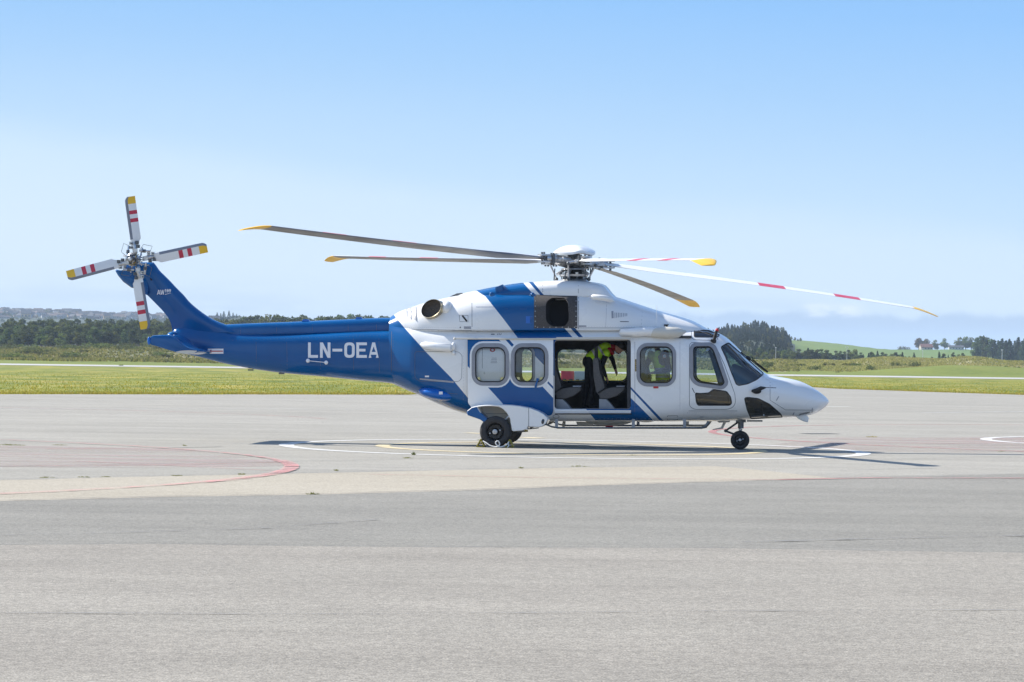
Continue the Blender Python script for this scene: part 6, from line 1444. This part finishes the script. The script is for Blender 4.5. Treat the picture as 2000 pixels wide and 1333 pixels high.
# trees by the farmhouse
put('brown', 1794, 2240, 0, 'reddish brown tree left of the red-roofed farmhouse', 'tree', None, 1.35, top=660, rs=rt); put('brown', 1809, 2250, 0, 'reddish brown tree behind the red-roofed farmhouse', 'tree', None, 1.1, top=661.5, rs=rt)
put('leafy', 1826, 2250, 0, 'dark green round tree right of the farmhouse', 'tree', None, 1.1, top=664, rs=rt); put('leafy', 1844, 2250, 0, 'taller green round tree between farmhouse and white barn', 'tree', None, 1.15, top=660.5, rs=rt)
for px, tp in ((1874, 659), (1886, 657.5), (1897, 659)): put('leafy', px, 2200, 0, 'broad green tree right of the white barn', 'tree', 'broad trees right of the barn', 1.3, top=tp, rs=rt)
for i, (px, tp) in enumerate(((1907, 658), (1913, 655), (1920, 654), (1927, 657), (1934, 660), (1940, 661))):
    put('pine', px, 1500+rt.uniform(-30, 30), 0, 'tall pine of the group standing right of the barn', 'tree', 'tall pines right of the barn', .75, top=tp, rs=rt)
for i in range(22):
    px = 1948+i*4.6+rt.uniform(-2, 2); put('spruce', px, 1450+rt.uniform(-60, 60), 0, 'dark tree of the dense wood at the right edge, '+('its left end' if i < 7 else 'its middle' if i < 14 else 'cut by the picture edge'), 'tree', 'dense wood at the right edge', 1.2, top=rt.uniform(659, 668), rs=rt)
# individual bushes in the dunes and scrub
for px, Y, tp, wd in ((1560, 640, 708.5, 2.0), (1545, 650, 710, 1.8), (1619, 650, 706, 1.2), (1663, 660, 708, 2.0), (1672, 655, 709, 1.6), (1751, 655, 706, 1.0), (1765, 660, 708, .8), (1701, 600, 711, .8), (1590, 600, 713, 1.3), (1500, 620, 705, 1.4), (1484, 600, 708, 1.4), (1465, 610, 706, 1.5),
     (1788, 650, 704, .8), (1965, 560, 720, 1.2), (1988, 560, 722, 1.2), (1635, 570, 727, 1.4), (1952, 700, 704, 1.0)):
    put('bush', px, Y, 0, 'dark bush in the pale dune grass, '+('left of the field track' if px < 1600 else 'below the green field' if px < 1720 else 'near the green mound'), 'bush', 'bushes in the dunes', wd, name='bush', top=tp, rs=rt)
for i in range(70):
    px = rt.uniform(-30, 470); Y = rt.uniform(640, 880); put('bush', px, Y, rt.uniform(6, 14), 'dark bush in the %s scrub, %s' % ('near' if Y < 720 else 'middle' if Y < 800 else 'upper', place_word(px)), 'bush', 'bushes in the left scrub', rt.uniform(1.2, 2.4), name='bush', rs=rt)
for i in range(36):
    px = rt.uniform(850, 1480); Y = rt.uniform(640, 860); put('bush', px, Y, rt.uniform(6, 13), 'bush in the scrub behind the '+('sliding door' if px < 1083 else 'open doorway' if px < 1235 else 'cockpit'), 'bush', 'bushes behind the cabin', rt.uniform(1.1, 2), name='bush', rs=rt)
# scrub and dune grass as ground cover
def cover(name, n, fx, hgt, m, seed, label, wide=.6):
    rs = random.Random(seed); V = []; Fc = []
    for _ in range(n):
        px, Y = fx(rs); X = (px-1000)*Y/F; z = tz(X, Y); h = hgt*rs.uniform(.4, 1.3); k = len(V); a = rs.uniform(0, PI)
        for q in range(2):
            a += 1.3; d = Vector((math.cos(a), math.sin(a), 0))*h*wide; o = Vector((rs.uniform(-.5, .5)*h, rs.uniform(-.5, .5)*h, 0)); ln = Vector((rs.uniform(-.3, .3)*h, rs.uniform(-.3, .3)*h, h))
            k = len(V); V += [Vector((X, Y, z-.05))+o-d*.5, Vector((X, Y, z-.05))+o+d*.5, Vector((X, Y, z))+o+ln]; Fc.append((k, k+1, k+2))
    me = me_of(name, V, Fc, m); o = bpy.data.objects.new(name, me); COL.objects.link(o); o['kind'] = 'stuff'; o['label'] = label; return o
cover('scrub', 30000, lambda r: (r.uniform(-60, 1560), 570+330*r.random()), .42, 'scrub_leaves', 1, 'olive and straw coloured scrub below the wood at left', 1.9)
cover('dune_grass', 22000, lambda r: (r.uniform(1480, 2060), 590+190*r.random()), .30, 'dune_blades', 2, 'straw coloured dune grass at right', 1.9)
leafmat('grass_blades', (0.165, 0.195, 0.020), (0.31, 0.26, 0.05), 0); leafmat('grass_dry', (0.36, 0.26, 0.10), (0.28, 0.24, 0.06), 0)
mat('flower_yellow', (0.62, 0.46, 0.02), .7, var=.2)
EX = [p[0] for p in E1]; EYv = [ground(*p).y for p in E1]
def edgeY(px): return float(np.interp(px, EX, EYv))
def nearedge(r, spread): px = r.uniform(-30, 2030); return px, edgeY(px)+.15+spread*r.random()**1.8
cover('grass_verge', 40000, lambda r: nearedge(r, 150), .075, 'grass_blades', 3, 'long green grass along the far edge of the apron', .5)
cover('dry_grass_verge', 9000, lambda r: nearedge(r, 5.0), .09, 'grass_dry', 4, 'dry yellow grass fringe of the apron', .6)
cover('wildflowers', 4200, lambda r: (lambda q: (q[0], q[1]))(nearedge(r, 60)), .08, 'flower_yellow', 5, 'yellow wildflowers in the verge', .9)
# weeds growing in the joints
def weed(px, py, h, w_, label, m='bush_leaves', seed=1, n=34):
    rs = random.Random(seed); V = []; Fc = []; c = ground(px, py)
    for _ in range(n):
        a = rs.uniform(-1, 1); p = Vector((a*w_/2, rs.uniform(-.06, .06), 0)); tip = p+Vector((rs.uniform(-.06, .06), rs.uniform(-.05, .05), h*rs.uniform(.3, 1)*(1-.5*abs(a)))); k = len(V)
        V += [p-Vector((.012, 0, 0)), p+Vector((.012, 0, 0)), tip]; Fc.append((k, k+1, k+2))
    o = bpy.data.objects.new('weed_tuft', me_of('weed_tuft', V, Fc, m)); o.scale = (.8, .8, .65); COL.objects.link(o); o.location = (c.x, c.y, .012); tagit(o, label, 'weed', 'weeds growing in the pavement joints'); return o
WD = [(14, 871, .07, .4, 'weed_leaves', 'low weed tuft at the far left edge of the apron'), (30, 871.5, .05, .5, 'weed_leaves', 'second low weed tuft at the far left edge'), (116, 871, .04, .35, 'weed_leaves', 'flat weed patch above the pink paint'),
 (92, 935, .04, .25, 'weed_leaves', 'green weed in the strip joint, first from the left'), (163, 934, .035, .22, 'weed_leaves', 'green weed in the strip joint, second from the left'), (207, 933.5, .03, .16, 'weed_leaves', 'green weed in the strip joint, third from the left'),
 (346, 931, .04, .2, 'weed_leaves', 'pale weed in the strip joint left of the red arc'), (472, 928.5, .05, .12, 'weed_leaves', 'small dark weed beside the red arc'), (361, 872, .05, .06, 'weed_leaves', 'tiny weed left of the landing circle'),
 (610, 967.5, .06, .22, 'weed_leaves', 'green weed on the near joint of the concrete strip'), (797, 896.5, .05, .22, 'weed_leaves', 'flat weed in the crack in front of the landing circle'), (808, 890, .13, .06, 'bush_leaves', 'upright dark weed stalk on the white circle'),
 (1018, 916, .06, .07, 'weed_leaves', 'thin weed below the main wheel'), (1133, 913, .05, .4, 'weed_leaves', 'dark mossy weed clump below the doorway'), (1702, 855, .08, .32, 'grass_dry', 'straw coloured weed tuft right of the nose'),
 (657, 921, .06, .05, 'weed_leaves', 'thin weed right of the red arc'), (1232, 891, .03, .25, 'weed_leaves', 'flat dark weed in front of the white circle'), (935, 861, .04, .08, 'weed_leaves', 'small weed left of the main wheel'), (1955, 883, .03, .2, 'weed_leaves', 'flat weed near the right edge')]
for i, (px, py, h, w_, m, lb) in enumerate(WD): weed(px, py, h, w_, lb, m, i+1)
for i, (px, py) in enumerate(((238, 710.5), (400, 0), (848, 0))):
    if py: 
        o = put('bush', px, 425, 4, 'small brown weed at the edge of the runway', 'weed', None, 1.4, name='bush', rs=rt)
# light poles beyond the grass
mat('galvanised', (0.55, 0.56, 0.57), .5, metal=.3)
mat('lamp_white', (0.8, 0.8, 0.8), .5)
def pole(px, Y, top, lab, two=False):
    X = (px-1000)*Y/F; z = tz(X, Y); h = H+((700-top)*Y/F+X*SR)-z; e = empty('light_pole', Matrix.Translation((X, Y, z))); tagit(e, lab, 'light pole', 'light poles beyond the runway')
    g = MB(); g.tube([Vector((0, 0, -.3)), Vector((0, 0, h))], [.085, .06], 8); g.build('pole', ['galvanised'], e, 40)
    g = MB(); g.box((0, -.05, h), (.9 if two else .45, .25, .16)); g.box((0, 0, h-.12), (.12, .1, .12)); g.build('lamp_head', ['lamp_white'], e, 40, .02)
pole(1515, 980, 679.5, 'thin light pole in front of the wooded knoll'); pole(1654, 940, 678.5, 'light pole with double head in front of the green field', True); pole(1802, 900, 681, 'light pole below the farmhouse'); pole(1957, 700, 684, 'tallest light pole, near the right edge of the photo')
# farm buildings
mat('wall_white', (0.46, 0.46, 0.44), .8, var=.1); mat('wall_red', (0.16, 0.10, 0.08), .8, var=.2); mat('roof_red', (0.20, 0.085, 0.06), .8, var=.2, vscale=1); mat('roof_grey', (0.06, 0.06, 0.07), .8, var=.2, vscale=1); mat('window_dark', (0.03, 0.035, 0.045), .2)
mat('roof_brown', (0.12, 0.085, 0.075), .8, var=.2); mat('wall_cream', (0.36, 0.34, 0.29), .8, var=.1); mat('wall_blue', (0.24, 0.29, 0.34), .8, var=.1); mat('wall_ochre', (0.45, 0.30, 0.12), .8, var=.1)
def house_mesh(w_, d_, hw, hr, wallm, roofm, win=3):
    a = MB(); a.box((0, 0, hw/2-1), (w_, d_, hw+2)); a.add([(-w_/2, -d_/2, hw), (-w_/2, d_/2, hw), (-w_/2, 0, hw+hr), (w_/2, -d_/2, hw), (w_/2, d_/2, hw), (w_/2, 0, hw+hr)], [(0, 1, 2), (3, 5, 4)])
    b = MB(); o = .35; t = .22
    for s in (-1, 1): b.add([(-w_/2-o, s*(d_/2+o), hw-o*hr/(d_/2)), (w_/2+o, s*(d_/2+o), hw-o*hr/(d_/2)), (w_/2+o, 0, hw+hr), (-w_/2-o, 0, hw+hr), (-w_/2-o, s*(d_/2+o), hw-o*hr/(d_/2)+t), (w_/2+o, s*(d_/2+o), hw-o*hr/(d_/2)+t), (w_/2+o, 0, hw+hr+t), (-w_/2-o, 0, hw+hr+t)], [(0, 1, 2, 3), (4, 5, 6, 7), (0, 1, 5, 4), (0, 3, 7, 4), (1, 2, 6, 5)])
    b.box((w_*.2, .3, hw+hr+.3), (.6, .6, 1.0))
    c = MB()
    for i in range(win): c.box((-w_/2+(i+.5)*w_/win, -d_/2-.02, hw*.55), (w_/win*.42, .08, hw*.38))
    return [me_of('walls', a.V, a.F, wallm), me_of('roof', b.V, b.F, roofm), me_of('windows', c.V, c.F, 'window_dark')]
def put_house(meshes, px, Y, label, group=None, rot=0, s=1, z=None, name='house'):
    X = (px-1000)*Y/F; e = bpy.data.objects.new(name, None); COL.objects.link(e); e.location = (X, Y, tz(X, Y) if z is None else z); e.rotation_euler = (0, 0, rot); e.scale = (s, s, s); tagit(e, label, 'house', group)
    for me in meshes: o = bpy.data.objects.new(me.name.split('.')[0], me); COL.objects.link(o); o.parent = e
    return e
put_house(house_mesh(9, 6.5, 2.2, 2.4, 'wall_cream', 'roof_red', 4), 1808, 2210, 'farmhouse with a red tiled roof among trees on the field crest', rot=.15, name='farmhouse')
put_house(house_mesh(11, 6, 1.9, 1.2, 'wall_white', 'roof_grey', 5), 1867, 2190, 'low white barn right of the farmhouse', rot=-.05, name='barn')
put_house(house_mesh(9, 7, 2.6, 2.6, 'wall_red', 'roof_grey', 3), 417, 2540, 'brown house on the far rise beyond the tail fin', rot=.3)
HM = [house_mesh(*a) for a in ((10, 8, 4.5, 3.2, 'wall_white', 'roof_grey', 4), (12, 8, 4.0, 3.0, 'wall_cream', 'roof_brown', 4), (9, 8, 5.5, 3.0, 'wall_blue', 'roof_grey', 3), (14, 9, 5, 3, 'wall_white', 'roof_brown', 5), (9, 7, 5, 3.4, 'wall_ochre', 'roof_grey', 3), (10, 9, 4.4, 3.6, 'wall_red', 'roof_grey', 3))]
rh = random.Random(9)
for Yb, n, jit in ((3960, 58, 12), (3850, 52, 15), (3700, 48, 15), (3550, 44, 15), (3420, 38, 15)):
    for i in range(n):
        px = -30+(i+rh.uniform(.1, .9))*(400/n); hi = rh.choice((0, 0, 1, 2, 2, 3, 4, 5)); put_house(HM[hi], px, Yb+rh.uniform(-jit, jit), 'distant %s house of the hill town, %s' % (('white grey-roofed', 'cream', 'bluish', 'long white', 'ochre', 'dark red')[hi], place_word(px)), 'houses on the far left hill', rh.uniform(-.6, .6), rh.uniform(.5, .85))
put_house(HM[4], 50, 3400, 'distant yellow house standing out on the hill at far left', None, .1, 1.25)
it = []
for i in range(700):
    px = rh.uniform(-40, 480); Y = rh.uniform(2700, 4080); it.append((('pine', 'leafy')[i % 2], (px-1000)*Y/F, Y, rh.uniform(4, 8)*Y/F, 1.7, rh.uniform(0, 6)))
joined('hillside_trees', it, 'bluish trees among the distant houses at far left')
# red and white barrier blocks seen through the open cabin
def barrier(px, Y, w_, m, lab):
    X = (px-1000)*Y/F; e = empty('barrier_block', Matrix.Translation((X, Y, 0))); tagit(e, lab, 'barrier', 'barrier blocks beyond the cabin')
    g = MB(); h = .86; g.add([Vector(v) for v in ((-w_/2, -.3, 0), (w_/2, -.3, 0), (w_/2, .3, 0), (-w_/2, .3, 0), (-w_/2, -.3, .25), (w_/2, -.3, .25), (w_/2, .3, .25), (-w_/2, .3, .25), (-w_/2, -.14, h), (w_/2, -.14, h), (w_/2, .14, h), (-w_/2, .14, h))],
        [(0, 1, 5, 4), (1, 2, 6, 5), (2, 3, 7, 6), (3, 0, 4, 7), (4, 5, 9, 8), (5, 6, 10, 9), (6, 7, 11, 10), (7, 4, 8, 11), (8, 9, 10, 11), (3, 2, 1, 0)]); g.build('block', [m], e, 30, .03)
    g = MB()
    for s in (-.25, .25): g.box((s*w_, -.29, .10), (.3, .12, .12))
    g.build('foot_slot', ['black_rubber'], e, 30)
barrier(1109, 256, 1.15, 'red_paint', 'red barrier block seen through the open cabin'); barrier(1135, 256, 1.15, 'wall_blue', 'pale barrier block seen through the open cabin')

# ------------------------------------------------------------------ haze
mh = bpy.data.materials.new('haze'); mh.use_nodes = True; nt = mh.node_tree; nt.nodes.clear(); o_ = N(nt, 'ShaderNodeOutputMaterial'); pv = N(nt, 'ShaderNodeVolumePrincipled')
pv.inputs['Color'].default_value = (0.66, 0.82, 1.0, 1); pv.inputs['Density'].default_value = 0.000105; pv.inputs['Anisotropy'].default_value = 0.0
nt.links.new(pv.outputs[0], o_.inputs['Volume']); MATS['haze'] = mh
g = MB(); g.box((0, 2400, 55), (60000, 20000, 130)); hz = g.build('haze', ['haze'], None, 30); hz['kind'] = 'stuff'; hz['label'] = 'thin blue haze over the land'
